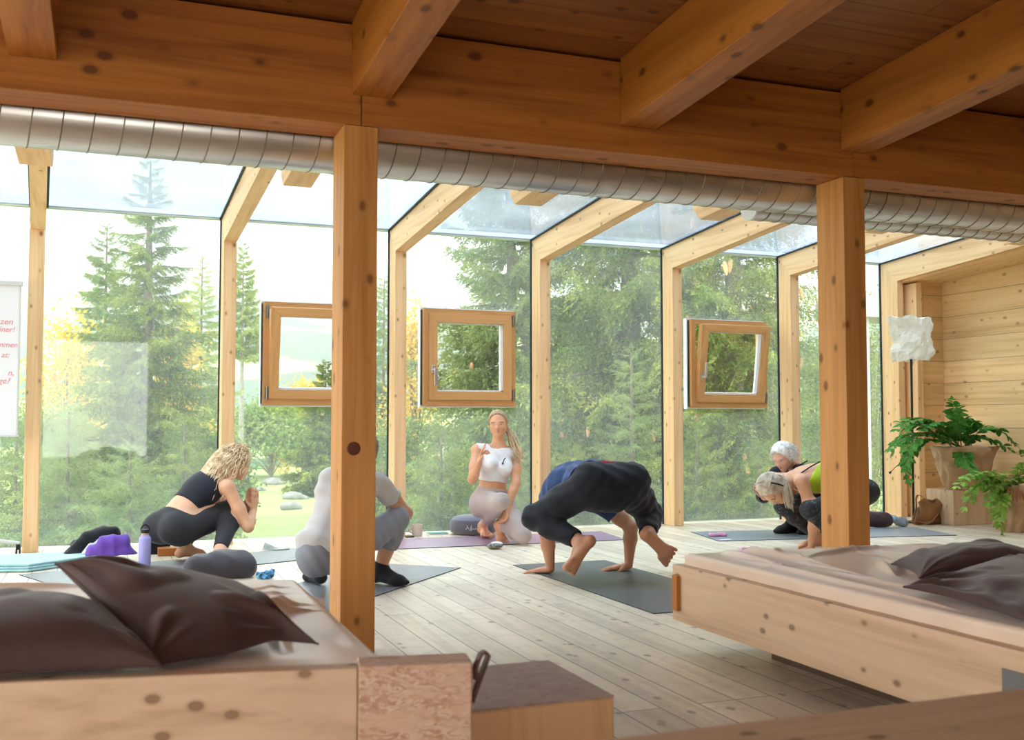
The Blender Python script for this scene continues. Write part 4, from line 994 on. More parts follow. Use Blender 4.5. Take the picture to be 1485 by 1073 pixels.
# brochure
c = atz(398, 798); t = thing('open_booklet', c, 'small open booklet on the pale mat right of the curly haired woman', 'booklet')
pm = plain('booklet_paper', (0.42, 0.44, 0.38), 0.6, var=0.4, vscale=25)
MB().add([c+V(-0.09, 0, 0.006), c+V(0, -0.05, 0.008), c+V(0.03, 0.02, 0.012), c+V(-0.06, 0.07, 0.05), c+V(-0.09, 0, 0.009), c+V(0, -0.05, 0.011), c+V(0.03, 0.02, 0.015), c+V(-0.06, 0.07, 0.053)], [(0, 3, 2, 1), (4, 5, 6, 7), (0, 1, 5, 4), (1, 2, 6, 5), (2, 3, 7, 6), (3, 0, 4, 7)]).build('page', pm, t)
MB().add([c+V(0, -0.05, 0.008), c+V(0.10, -0.04, 0.01), c+V(0.12, 0.03, 0.012), c+V(0.03, 0.02, 0.012), c+V(0, -0.05, 0.011), c+V(0.10, -0.04, 0.013), c+V(0.12, 0.03, 0.015), c+V(0.03, 0.02, 0.015)], [(0, 3, 2, 1), (4, 5, 6, 7), (0, 1, 5, 4), (1, 2, 6, 5), (2, 3, 7, 6), (3, 0, 4, 7)]).build('page', pm, t)
# speaker, wooden block behind the curly haired woman
c = atz(226, 804); t = thing('loudspeaker', c, 'small black loudspeaker on the floor behind the lilac bottle', 'speaker')
MB().box(c+V(-0.05, 0, 0), c+V(0.10, 0.1, 0.12)).build('housing', plain('speaker_black', (0.012, 0.012, 0.013), 0.5), t, bevel=0.008)
MB().tube([c+V(-0.045, 0.05, 0.15), c+V(0.08, 0.05, 0.15)], 0.017, 14).tube([c+V(0.0, 0.05, 0.12), c+V(0.0, 0.05, 0.14)], 0.008, 8).build('handle', M['alu'], t, smooth=True)
c = atz(255, 806); t = thing('yoga_block', c, 'wooden yoga block on the floor beneath the curly haired woman', 'yoga block')
MB().box(c+V(-0.12, 0, 0.001), c+V(0.12, 0.12, 0.055)).build('block', M['oiled_x'], t, bevel=0.003)
# things along the teacher's mat
c = atz(697, 777)+V(0, 0.19, 0); t = thing('round_cushion', c, 'grey round meditation cushion behind the teacher, on the mauve mat', 'cushion')
MB().lathe([(0.0, 0.006), (0.17, 0.006), (0.195, 0.02), (0.205, 0.06), (0.20, 0.105), (0.185, 0.125)], c, 40).build('side', cloth('cushion_slate', (0.11, 0.105, 0.125), 0.85, 0.08, 8), t, smooth=True)
MB().lathe([(0.186, 0.124), (0.17, 0.142), (0.12, 0.158), (0.05, 0.163), (0.0, 0.163)], c, 40).build('top', cloth('cushion_slate_top', (0.17, 0.18, 0.23), 0.85, 0.08, 8), t, smooth=True)
lg = [(0, 0), (0.02, 0.02), (0.01, 0.035), (0.035, -0.01), (0.05, 0.04), (0.045, -0.012), (0.06, 0.01), (0.075, 0.0), (0.085, 0.012), (0.1, 0.0), (0.115, 0.012), (0.13, 0.002), (0.15, 0.008), (0.17, 0.004)]
pts = []
for i in range(len(lg)-1):
    for u in (0, 0.5): pts.append((lg[i][0]*(1-u)+lg[i+1][0]*u, lg[i][1]*(1-u)+lg[i+1][1]*u))
m = MB().tube([c+V(0.206*math.sin((x-0.10)/0.2-0.15), -0.2065*math.cos((x-0.10)/0.2-0.15), 0.055+z) for x, z in pts], 0.0016, 5)
m.build('script_logo', plain('logo_thread', (0.75, 0.75, 0.75)), t)
c = atz(605, 777); t = thing('mug', c, 'beige mug standing by the glass at the left of the mauve mat', 'mug')
MB().lathe([(0.0, 0.001), (0.040, 0.001), (0.044, 0.008), (0.045, 0.095), (0.041, 0.095), (0.040, 0.012), (0.0, 0.012)], c, 28).build('cup', plain('beige_ceramic', (0.74, 0.62, 0.55), 0.4), t, smooth=True)
MB().tube([c+V(-0.044, 0, 0.075), c+V(-0.07, 0, 0.065), c+V(-0.072, 0, 0.04), c+V(-0.044, 0, 0.025)], 0.006, 8).build('handle', bpy.data.materials['beige_ceramic'], t, smooth=True)
c = atz(592, 778.5); t = thing('phone', c, 'black phone lying beside the beige mug', 'phone')
MB().box(c+V(-0.03, -0.06, 0.001), c+V(0.035, 0.06, 0.011)).build('case', bpy.data.materials['black_plastic'], t, bevel=0.003)
MB().box(c+V(-0.027, -0.057, 0.0112), c+V(0.032, 0.057, 0.0118)).build('screen', plain('dark_screen', (0.02, 0.02, 0.03), 0.1), t)
c = atz(634, 774.5); t = thing('notebook', c, 'thin teal notebook on the floor between mug and round cushion', 'notebook')
MB().box(c+V(-0.08, -0.05, 0.001), c+V(0.08, 0.06, 0.010)).build('pages', plain('note_pages', (0.8, 0.85, 0.82)), t)
MB().box(c+V(-0.083, -0.053, 0.0102), c+V(0.083, 0.062, 0.014)).build('cover', plain('teal_cover', (0.10, 0.35, 0.32), 0.5), t)
c = atz(720, 797); t = thing('eye_pillow', c, 'black and white patterned eye pillow on the floor in front of the teacher', 'eye pillow')
F_ = Field().ell(c+V(0, 0.03, 0.026), V(0.063, 0.04, 0.025))
heap('cover', '', '', F_.p, plain('black_white_print', (0.22, 0.22, 0.19), 0.6, var=0.95, vscale=60), 0.003, 30, 9, h=0.004, z0=0.001, parent=t)
F_ = Field().ell(c+V(0.012, 0.035, 0.038), V(0.052, 0.034, 0.020)); heap('top_panel', '', '', F_.p, plain('pale_panel', (0.8, 0.84, 0.84), 0.4), 0.001, 20, 9, h=0.004, z0=0.036, parent=t)
for k, (px, py, lb) in enumerate(((1042, 779, 'pink eye pillow lying on the blue grey mat'), (1088, 801.5, 'pink eye pillow on the floor just behind the far edge of the right bed'))):
    c = atz(px, py); F_ = Field().cap(c+V(-0.05, 0.03, 0.018), c+V(0.05, 0.02, 0.018), 0.030, k=0.03, flat=(V(0, 0, 1), 0.55)).cap(c+V(0.05, 0.02, 0.016), c+V(0.06, 0.03, 0.016), 0.032, k=0.02, flat=(V(0, 0, 1), 0.5))
    heap('eye_pillow', lb, 'eye pillow', F_.p, plain('pink_silk_%d' % k, (0.62, 0.30, 0.42), 0.5), 0.004, 30, k, h=0.005, z0=0.001, group='pink eye pillows')
# rolled blanket, grey cloth, satchel
F_ = Field().cap(atz(1250, 766)+V(0, 0.06, 0.075), atz(1290, 766)+V(0, 0.06, 0.07), 0.07, k=0.03)
heap('rolled_blanket', 'rolled maroon blanket on the floor by the last glass pane', 'blanket', F_.p, fab('maroon_wool', (0.07, 0.035, 0.04)), 0.006, 22, 10, h=0.008)
F_ = Field().cap(atz(1302, 764)+V(0, 0.05, 0.06), atz(1313, 764)+V(0, 0.04, 0.035), 0.04, k=0.03).cap(atz(1298, 764)+V(0, 0.1, 0.07), atz(1318, 764)+V(0, 0.05, 0.025), 0.028, k=0.03)
heap('grey_scarf', 'crumpled pale grey scarf between the maroon blanket and the leather bag', 'scarf', F_.p, fab('grey_scarf_cloth', (0.33, 0.38, 0.42)), 0.010, 30, 11, h=0.006)
leather = plain('brown_leather', (0.34, 0.145, 0.05), 0.38, 0.5, var=0.35, vscale=7, bumps=0.1)
c = atz(1345, 762); t = thing('leather_bag', c, 'brown leather satchel leaning against the pine block in the right corner', 'bag')
F_ = Field(); Yb = c[1]+0.10
for p_, q_, r1_, r2_ in (((1336, 730), (1364, 727), 0.026, 0.024), ((1334, 742), (1367, 740), 0.045, 0.038), ((1331, 753), (1368, 752), 0.052, 0.050), ((1330, 757), (1369, 757), 0.040, 0.040)):
    F_.cap(at(*p_, Yb), at(*q_, Yb-0.01), r1_, r2_, 0.03)
heap('bag_body', '', '', F_.p, plain('dark_leather', (0.20, 0.08, 0.03), 0.45, var=0.3, vscale=8), 0.003, 14, 3, h=0.006, z0=0.002, parent=t)
top_ = [at(1331, 728, Yb-0.01), at(1340, 722, Yb), at(1352, 725, Yb), at(1362, 719, Yb), at(1369, 721, Yb-0.01)]
bot_ = [at(1331, 756, Yb-0.075), at(1341, 758, Yb-0.085), at(1352, 755, Yb-0.085), at(1361, 745, Yb-0.075), at(1369, 726, Yb-0.035)]
P = []
for j in np.linspace(0, 1, 9):
    row = []
    for i in np.linspace(0, 4, 17):
        k = min(3, int(i)); w = i-k; a_ = top_[k]*(1-w)+top_[k+1]*w; b_ = bot_[k]*(1-w)+bot_[k+1]*w
        row.append(a_*(1-j)+b_*j+V(0, -0.035*math.sin(math.pi*j), 0.010*math.sin(math.pi*j)))
    P.append(row)
P = np.array(P); o = grid_obj('flap', P, leather, t); sd = o.modifiers.new('thick', 'SOLIDIFY'); sd.thickness = 0.004
MB().tube(P[-1], 0.0045, 6).build('flap_piping', plain('tan_piping', (0.50, 0.25, 0.09), 0.4), t, smooth=True)
st = [at(1340, 723, Yb), at(1332, 717, Yb-0.02), at(1328, 722, Yb-0.03), at(1330, 735, Yb-0.06), at(1326, 748, Yb-0.08), at(1322, 759, Yb-0.10), at(1332, 762, Yb-0.14), at(1348, 759, Yb-0.14), at(1356, 752, Yb-0.11)]
sp = np.array([st[i]*(1-u)+st[i+1]*u for i in range(len(st)-1) for u in np.linspace(0, 1, 4)[:-1]]+[st[-1]]); sp = laplace(sp, np.array([[i, i+1, i, i+1] for i in range(len(sp)-1)]), 2); sp[:, 2] = np.maximum(sp[:, 2], 0.006)
o = grid_obj('strap', np.stack([sp+V(-0.012, -0.006, 0.004), sp+V(0.012, 0.004, -0.001)], 1), leather, t); sd = o.modifiers.new('thick', 'SOLIDIFY'); sd.thickness = 0.005
# pine block with potted plant
c = V(7.272, 7.508, 0); t = thing('pine_block', c, 'pale pine block in the right corner carrying a potted plant', 'stand')
MB().box((7.275, 7.508, 0.001), (7.735, 7.85, 0.322)).build('block', M['pale_z'], t, bevel=0.004)
jute = cloth('jute_sacking', (0.44, 0.27, 0.14), 0.95, 0.2, 7, weave=110, bumps=0.6)
leafm = leaf_mat('zz_leaves', [(0.3, (0.03, 0.11, 0.02)), (0.5, (0.07, 0.24, 0.035)), (0.72, (0.17, 0.40, 0.07))], 5.0, 0.2)
leafl = leaf_mat('light_fern_leaves', [(0.3, (0.10, 0.24, 0.04)), (0.55, (0.28, 0.45, 0.07)), (0.72, (0.50, 0.55, 0.12))], 5.0, 0.25)
stemm = plain('green_stem', (0.12, 0.22, 0.05), 0.5)
def sack_pot(t, c, r0, r1, h, seed):
    rng = np.random.default_rng(seed); n = 72; zs = np.linspace(0, 1, 22); P = []
    for z in zs:
        ring = []
        for k in range(n+1):
            a = 2*math.pi*k/n; r = r0+(r1-r0)*z**0.8
            r += 0.010*math.sin(a*7+z*5+seed)+0.008*math.sin(a*13-z*9)+0.012*math.sin(z*14+2*a)*z+(0.012*math.sin(z*math.pi*2.5) if z > 0.6 else 0)
            ring.append(c+V(r*math.cos(a), r*math.sin(a), 0.002+h*z+0.012*math.sin(a*5)*z))
        P.append(ring)
    for z, rr in ((1.01, 0.94), (0.96, 0.86), (0.80, 0.84)):
        P.append([c+V(r1*rr*math.cos(2*math.pi*k/n), r1*rr*math.sin(2*math.pi*k/n), h*z) for k in range(n+1)])
    grid_obj('sack_cover', np.array(P), jute, t)
    MB().lathe([(0, h*0.80), (r1*0.86, h*0.80), (r1*0.86, h*0.86), (0, h*0.88)], c, 24).build('soil', plain('soil', (0.05, 0.03, 0.02), 1.0), t)
def frond(t, pts, nl, L, mat, rng, wid=0.42, r=0.005, cup=0.3):
    """arching stem through pts with paired oval leaves"""
    pts = np.asarray(pts, float); u = np.linspace(0, 1, 24); k = len(pts)-1
    q = [sum(math.comb(k, i)*(1-w)**(k-i)*w**i*pts[i] for i in range(k+1)) for w in u]; q = np.array(q)
    st = MB().tube(q, np.linspace(r, r*0.35, 24), 6).build('stem', stemm, t, smooth=True)
    T = np.gradient(q, axis=0); m = MB()
    for i in range(nl):
        w = 0.16+0.84*i/(nl-1); j = min(23, int(w*23)); p = q[j]; tn = nrm(T[j]); sd = nrm(np.cross(tn, V(0, 0, 1))+rng.normal(size=3)*0.15)
        for s in (-1, 1):
            l = L*(0.65+0.5*math.sin(math.pi*w**0.8))*rng.uniform(0.85, 1.15); d = nrm(tn*0.75+sd*s*0.95+rng.normal(size=3)*0.16+V(0, 0, -0.1)); wv = nrm(np.cross(d, np.cross(tn, sd)+rng.normal(size=3)*0.15)); nn = np.cross(d, wv)
            pr = [(0, 0), (0.25, 0.75), (0.5, 1.0), (0.75, 0.8), (1.0, 0.0)]; v = []; f = []
            for a, b in pr:
                mid = p+d*l*a-nn*0.0+V(0, 0, -0.12*l*a*a); hw = l*wid*0.5*b
                v += [mid-wv*hw+nn*hw*cup, mid, mid+wv*hw+nn*hw*cup]
            f = [(3*a_+b_, 3*a_+3+b_, 3*a_+4+b_, 3*a_+1+b_) for a_ in range(4) for b_ in range(2)]
            m.add(v, f)
        if i == nl-1: m.add([p, p+tn*L*0.4+sd*L*0.15, p+tn*L*0.9, p+tn*L*0.4-sd*L*0.15], [(0, 1, 2, 3)])
    m.build('leaves', mat, st, smooth=True)
pc = V(7.53, 7.62, 0.323); t = thing('potted_plant', pc, 'lush green plant in a jute wrapped pot standing on the pine block', 'plant')
sack_pot(t, pc, 0.165, 0.285, 0.40, 1); rng = np.random.default_rng(4)
top = pc+V(0, 0, 0.40)
for pts in ([(1385, 630), (1350, 595), (1310, 605), (1296, 655)], [(1380, 632), (1345, 600), (1300, 640), (1318, 695)], [(1375, 635), (1340, 615), (1310, 650), (1314, 688)], [(1380, 628), (1340, 590), (1315, 610), (1300, 622)],
            [(1390, 630), (1385, 610), (1384, 595), (1381, 580)], [(1393, 630), (1388, 615), (1392, 600), (1391, 590)], [(1398, 632), (1410, 620), (1425, 630), (1480, 660)], [(1396, 632), (1420, 608), (1445, 610), (1480, 652)],
            [(1400, 634), (1395, 640), (1396, 680), (1422, 690)], [(1385, 628), (1365, 600), (1350, 612), (1340, 622)], [(1400, 630), (1405, 612), (1410, 615), (1413, 612)], [(1378, 634), (1350, 618), (1330, 612), (1322, 618)],
            [(1374, 634), (1345, 612), (1312, 628), (1292, 650)], [(1396, 630), (1394, 612), (1399, 600), (1402, 612)], [(1380, 632), (1360, 606), (1338, 600), (1306, 612)]):
    dy = rng.uniform(-0.12, 0.08); P = [at(x, y, 7.60+dy*(0.3+k)-0.03*k) for k, (x, y) in enumerate(pts)]; P = [p if p[0] < 7.86 else atx(x, y, 7.86) for p, (x, y) in zip(P, pts)]; P[0] = top+V(rng.uniform(-.08, .08), rng.uniform(-.08, .04), -0.04)
    frond(t, P, 17, 0.098, leafm, rng, wid=0.52)
frond_tip = [at(1316, 660, 7.5), at(1310, 668, 7.48), at(1300, 676, 7.46), at(1292, 684, 7.45)]
MB().tube(frond_tip, 0.003, 6).lathe([(0, -0.012), (0.010, -0.006), (0.011, 0.008), (0, 0.015)], at(1291, 685, 7.45), 10, V(-1, 0, -0.8)).build('dry_tip', plain('dry_tip', (0.03, 0.03, 0.02)), t)
pc = V(7.42, 6.93, 0.0); t = thing('potted_plant', pc, 'light green trailing plant in a jute wrapped pot on the floor at the right edge', 'plant')
sack_pot(t, pc, 0.15, 0.215, 0.40, 5); top = pc+V(0, 0, 0.40)
for pts in ([(1465, 700), (1440, 680), (1425, 690), (1400, 735)], [(1460, 700), (1430, 682), (1405, 690), (1388, 705)], [(1462, 705), (1445, 690), (1440, 740), (1455, 775)], [(1458, 706), (1450, 700), (1452, 730), (1450, 750)],
            [(1470, 700), (1460, 688), (1440, 682), (1420, 684)], [(1475, 700), (1480, 690), (1490, 688), (1510, 700)], [(1470, 702), (1440, 690), (1415, 700), (1402, 720)], [(1466, 702), (1450, 684), (1436, 700), (1432, 728)],
            [(1480, 700), (1478, 680), (1484, 672), (1490, 668)], [(1464, 702), (1436, 686), (1415, 684), (1398, 692)]):
    P = [at(x, y, 6.86-0.05*k+rng.uniform(-0.05, 0.04)) for k, (x, y) in enumerate(pts)]; P[0] = top+V(rng.uniform(-.07, .07), rng.uniform(-.08, .02), -0.04)
    frond(t, P, 16, 0.085, leafl, rng, wid=0.45)
m = MB()
for k in range(7):
    a = at(1462+k*5, 706, 6.74); m.add([a, a+V(0.02, 0, -0.06), a+V(0.01, -0.01, -0.12-0.01*(k % 3)), a+V(-0.02, 0.0, -0.05)], [(0, 1, 2, 3)])
m.build('dry_leaf', plain('dry_leaf', (0.28, 0.11, 0.05), 0.7), t)
# paper lamp
c = V(7.165, 7.90, 0); t = thing('floor_lamp', c, 'floor lamp with a crumpled white paper shade on a thin black pole', 'lamp')
MB().tube([c+V(0, 0, 0.012), c+V(0.008, 0, 1.62)], 0.011, 12).build('pole', plain('black_steel', (0.012, 0.014, 0.014), 0.4), t, smooth=True)
MB().lathe([(0, 0.001), (0.12, 0.001), (0.12, 0.008), (0.02, 0.014), (0, 0.014)], c, 28).build('base', bpy.data.materials['black_steel'], t, smooth=True)
rng = np.random.default_rng(2); n, mz = 46, 16; P = []
for j in range(mz):
    z = 1.545+0.40*j/(mz-1)
    ring = []
    for k in range(n):
        a = 2*math.pi*k/n; e = 0.016*mnoise.noise(Vector((math.cos(a)*2.2, math.sin(a)*2.2, z*9)))*3+rng.uniform(-1, 1)*0.006
        sx = 0.176+0.010*math.sin(z*20); off = 0.025*math.sin((z-1.5)*9)
        ring.append(c+V(off+(sx+e)*math.cos(a), (sx+e)*math.sin(a), z+rng.uniform(-1, 1)*0.006-0.02*math.cos(a)*(j/mz-0.3)+(0.012*math.sin(a*5) if j in (0, mz-1) else 0)))
    ring.append(ring[0]); P.append(ring)
P.append([c+V(0, 0, 1.95)+(q-c-V(0, 0, 1.95))*V(0.55, 0.55, 0.2) for q in P[-1]])
shm, nt_, b_ = new_mat('crumpled_paper'); b_.inputs['Base Color'].default_value = (0.86, 0.84, 0.76, 1); b_.inputs['Roughness'].default_value = 0.9
tl = N(nt_, 'ShaderNodeBsdfTranslucent'); tl.inputs[0].default_value = (0.9, 0.88, 0.8, 1); mx = N(nt_, 'ShaderNodeMixShader'); mx.inputs[0].default_value = 0.35
nt_.links.new(b_.outputs[0], mx.inputs[1]); nt_.links.new(tl.outputs[0], mx.inputs[2]); nt_.links.new(mx.outputs[0], nt_.nodes['Material Output'].inputs['Surface'])
o = grid_obj('paper_shade', np.array(P), shm, t); o.data.polygons.foreach_set('use_smooth', np.zeros(len(o.data.polygons), bool))
# flipchart
c = V(-0.85, 8.30, 0); t = thing('flipchart', c, 'white flipchart with red handwriting on a castor stand at the left edge', 'flipchart')
xb1 = at(30, 500, 8.30)[0]; zb0, zb1 = 0.86, 1.94; fm = plain('flipchart_frame', (0.62, 0.62, 0.6), 0.4); xb0 = xb1-0.70
o = MB().box((xb0, 8.30, zb0), (xb1-0.02, 8.312, zb1)).build('board', plain('white_paper', (0.80, 0.80, 0.80), 0.5), t)
MB().box((xb0-0.02, 8.285, zb1), (xb1+0.005, 8.325, zb1+0.035)).build('clamp_bar', fm, t, bevel=0.006)
MB().box((xb1-0.02, 8.295, zb0), (xb1-0.005, 8.32, zb1)).box((xb0-0.015, 8.295, zb0), (xb0, 8.32, zb1)).box((xb0-0.015, 8.27, zb0-0.012), (xb1, 8.325, zb0)).build('frame', fm, t, bevel=0.003)
MB().tube([(c[0]-0.09, 8.335, 0.10), (c[0]-0.09, 8.335, 1.90)], 0.018, 14).build('pole', fm, t, smooth=True)
e = at(33, 797, 8.28)
MB().tube([(c[0]-0.09, 8.335, 0.14), (c[0]-0.04, 8.33, 0.13), (e[0]-0.02, 8.28, 0.085)], 0.014, 12).build('leg', fm, t, smooth=True)
MB().tube([(c[0]-0.09, 8.335, 0.14), (c[0]-0.50, 8.28, 0.085)], 0.014, 12).build('leg', fm, t, smooth=True)
MB().tube([(c[0]-0.09, 8.335, 0.14), (c[0]-0.09, 8.02, 0.085)], 0.014, 12).build('leg', fm, t, smooth=True)
for (x, y) in ((e[0]-0.03, 8.28), (c[0]-0.49, 8.28), (c[0]-0.09, 8.03)):
    w = MB().tube([(x-0.016, y, 0.030), (x-0.006, y, 0.030)], 0.029, 18).tube([(x+0.006, y, 0.030), (x+0.016, y, 0.030)], 0.029, 18)
    w.box((x-0.014, y-0.016, 0.040), (x+0.014, y+0.016, 0.078)).build('castor', bpy.data.materials['black_plastic'], t, smooth=True)
red = plain('red_marker', (0.80, 0.25, 0.28), 0.6)
for txt, px, py, s in (('lanzen', 2, 466, 0.062), ('seiner!', 4, 477, 0.055), ('ommen', -2, 499, 0.055), ('at:', 2, 514, 0.055), ('n,', -12, 540, 0.06), ('ge?', -4, 552, 0.06)):
    cu = bpy.data.curves.new('writing', 'FONT'); cu.body = txt; cu.size = s; cu.shear = 0.25; cu.extrude = 0.0004; cu.offset = 0.0
    tmp = bpy.data.objects.new('writing', cu); col.objects.link(tmp)
    bpy.context.view_layer.update(); dg = bpy.context.evaluated_depsgraph_get(); me = bpy.data.meshes.new_from_object(tmp.evaluated_get(dg)); bpy.data.objects.remove(tmp)
    o = bpy.data.objects.new('writing', me); col.objects.link(o); me.materials.clear(); me.materials.append(red)
    p = at(px, py, 8.2985); w = max(v.co.x for v in me.vertices); o.parent = t
    px_end = {466: 19, 477: 22, 499: 26, 514: 14, 540: 20, 552: 15}[py]; xe = at(px_end, py, 8.2985)[0]
    o.rotation_euler = (math.pi/2, 0, 0); o.location = tuple(V(xe-w, 8.2985, p[2]-0.02)-c)

# ================================================================== PEOPLE
def skin_mat(name, c):
    m, nt, b = new_mat(name); v = mapped(nt, (1, 1, 1)); n = tex_noise(nt, v, 18, 3)
    nt.links.new(ramp(nt, n, [(0.3, tuple(x*0.92 for x in c)), (0.7, tuple(min(1, x*1.06) for x in c))]), b.inputs['Base Color'])
    b.inputs['Roughness'].default_value = 0.5; b.inputs['Subsurface Weight'].default_value = 0.08; b.inputs['Subsurface Radius'].default_value = (0.02, 0.008, 0.004)
    return m
class Fig(Field):
    """a figure from joint positions; every shape carries the tag of its limb so clothing can follow it"""
    def limb(s, a, b, ra, rb, t, k=0.03, flat=None): return s.cap(a, b, ra, rb, k, t, flat)
    def arm(s, sh, el, wr, t, g=1.0):
        sh, el, wr = map(np.asarray, (sh, el, wr))
        s.limb(sh, sh*0.45+el*0.55, 0.047*g, 0.043*g, t+'_up', 0.03); s.limb(sh*0.45+el*0.55, el, 0.043*g, 0.036*g, t+'_up', 0.03)
        m = el*0.68+wr*0.32; s.limb(el, m, 0.037*g, 0.039*g, t+'_lo', 0.025); s.limb(m, wr, 0.039*g, 0.025*g, t+'_lo', 0.02)
    def leg(s, hp, kn, an, t, g=1.0, bk=None):
        hp, kn, an = map(np.asarray, (hp, kn, an))
        m = hp*0.55+kn*0.45; s.limb(hp, m, 0.094*g, 0.078*g, t+'_up', 0.05); s.limb(m, kn, 0.078*g, 0.056*g, t+'_up', 0.03)
        c = kn*0.66+an*0.34; back = V(0, 0, 0) if bk is None else nrm(bk)*0.016*g
        s.limb(kn, c+back, 0.053*g, 0.056*g, t+'_lo', 0.03); s.limb(c+back, an, 0.056*g, 0.034*g, t+'_lo', 0.03); s.cap(kn, kn, 0.058*g, k=0.03, t=t+'_kn')
    def foot(s, an, fwd, down, t, g=1.0, toes=True, splay=1):
        fwd = nrm(fwd); down = nrm(np.asarray(down)-fwd*(np.asarray(down)@fwd)); sd = np.cross(fwd, down)
        heel = an+down*0.040*g-fwd*0.030*g; ball = an+down*0.052*g+fwd*0.125*g
        s.cap(an, heel, 0.034*g, 0.030*g, 0.02, t); s.cap(heel, ball, 0.031*g, 0.034*g, 0.02, t, (down, 0.72)); s.cap(an+fwd*0.02, ball, 0.032*g, 0.024*g, 0.03, t); s.cap(ball-sd*0.018*g, ball+sd*0.018*g, 0.025*g, k=0.02, t=t, flat=(down, 0.75))
        for i in range(5 if toes else 0):
            o = sd*(2-i)*0.0185*g*splay; L = (0.055, 0.052, 0.047, 0.041, 0.034)[i]*g; r = (0.0165, 0.0118, 0.011, 0.0105, 0.010)[i]*g
            s.cap(ball+o+down*0.004, ball+o*1.2+fwd*L+down*0.008*g, r, r, 0.005, t)
        if not toes: s.cap(ball, ball+fwd*0.05*g+down*0.006, 0.032*g, 0.022*g, 0.02, t, (down, 0.6))
    def hand(s, wr, dr, palm, side, t, curl=0.5, g=1.0, spread=0.0, curls=None):
        """palm = direction the palm faces, side = +1 or -1 puts the thumb left or right of the fingers"""
        dr = nrm(dr); palm = nrm(np.asarray(palm)-dr*(np.asarray(palm)@dr)); sd = np.cross(dr, palm)*side
        for i in range(4):
            o = sd*(1.5-i)*0.0205*g; s.cap(wr+o*0.35, wr+dr*0.080*g+o, 0.0165*g, 0.0125*g, 0.014, t)
        for i in range(4):
            o = sd*(1.5-i)*0.0205*g; p = wr+dr*0.082*g+o; d = nrm(dr+sd*(1.5-i)*spread); cc = curl if curls is None else curls[i]
            L = (0.040, 0.045, 0.042, 0.033)[i]*g
            for j, (l, a) in enumerate(((L, 0.5), (L*0.65, 1.1), (L*0.5, 0.8))):
                an = cc*a; ax = nrm(np.cross(d, palm)); d = nrm(d*math.cos(an)+nrm(palm-d*(palm@d))*math.sin(an)); q = p+d*l
                s.cap(p, q, 0.0092*g-0.0006*j, 0.0086*g-0.0006*j, 0.005, t); p = q
        b = wr+dr*0.022*g+sd*0.022*g; q = b+nrm(dr*0.62+sd*0.70+palm*0.25)*0.045*g; s.cap(b, q, 0.0145*g, 0.0115*g, 0.012, t)
        s.cap(q, q+nrm(dr*0.85+sd*0.30+palm*0.35)*0.032*g, 0.0112*g, 0.0092*g, 0.006, t)
    def torso(s, pel, waist, chest, neck, front, g=1.0, bust=False, w=1.0, hips=None, shs=None):
        front = nrm(front)
        up = nrm(np.asarray(chest)-pel); front = nrm(front-up*(front@up)); rt = np.cross(front, up)
        E = np.array([rt, front, up])
        s.ell(pel, V(0.162, 0.112, 0.115)*g, E, 0.06, 'pelvis')
        s.ell(waist, V(0.125*w, 0.092*w, 0.13)*g, E, 0.06, 'waist')
        up2 = nrm(np.asarray(neck)-chest); f2 = nrm(front-up2*(front@up2)); E2 = np.array([np.cross(f2, up2), f2, up2])
        s.ell(chest, V(0.150*w, 0.106*w, 0.155)*g, E2, 0.06, 'chest')
        s.ell(np.asarray(chest)*0.45+np.asarray(neck)*0.55, V(0.135*w, 0.075, 0.08)*g, E2, 0.05, 'chest')
        if bust:
            for q in (-1, 1): s.ell(np.asarray(chest)+E2[0]*0.068*q*g+f2*0.078*g-up2*0.005, V(0.058, 0.052, 0.055)*g, E2, 0.03, 'chest')
        if shs is not None:
            for q in shs: s.cap(np.asarray(neck)-up2*0.035, q, 0.045*g, 0.05*g, 0.04, 'shoulder')
        if hips is not None:
            for q in hips: s.ell(np.asarray(q)-front*0.048*g-up*0.03*g, V(0.092, 0.090, 0.100)*g, E, 0.05, 'pelvis')
    def head(s, c, face, up, neck, g=1.0, fem=True):
        f = nrm(face); u = nrm(np.asarray(up)-f*(np.asarray(up)@f)); r = np.cross(f, u); c = np.asarray(c, float)
        s.hf = (c, f, u, r, g); E = np.array([r, f, u]); t = 'head'
        s.ell(c+u*0.025*g-f*0.012*g, V(0.074, 0.094, 0.086)*g, E, 0.02, t)
        s.ell(c-u*0.028*g+f*0.030*g, V(0.056, 0.060, 0.066)*g, E, 0.03, t)                    # face
        s.cap(c-u*0.083*g+f*0.062*g, c-u*0.080*g+f*0.066*g, 0.017*g, k=0.03, t=t)             # chin
        for q in (-1, 1):
            s.cap(c-u*0.085*g+f*0.055*g, c-u*0.045*g+r*0.052*q*g-f*0.005*g, 0.014*g, 0.018*g, 0.025, t)   # jaw
            s.ell(c+r*0.045*q*g+f*0.056*g-u*0.020*g, V(0.018, 0.014, 0.016)*g, E, 0.02, t)   # cheek
            s.ell(c+r*0.074*q*g-f*0.006*g-u*0.006*g, V(0.008, 0.018, 0.030)*g, E, 0.006, t)  # ear
            s.cap(c+u*0.022*g+f*0.078*g+r*0.012*q*g, c+u*0.024*g+f*0.070*g+r*0.045*q*g, 0.0095*g, k=0.012, t=t)   # brow
        s.cap(c+u*0.012*g+f*0.083*g, c-u*0.022*g+f*0.101*g, 0.0075*g, 0.0095*g, 0.010, t)    # nose
        for q in (-1, 1): s.cap(c-u*0.026*g+f*0.092*g+r*0.009*q*g, c-u*0.026*g+f*0.090*g+r*0.010*q*g, 0.0075*g, k=0.006, t=t)
        s.cap(c-u*0.048*g+f*0.084*g-r*0.014*g, c-u*0.048*g+f*0.084*g+r*0.014*g, 0.0075*g, k=0.006, t=t)
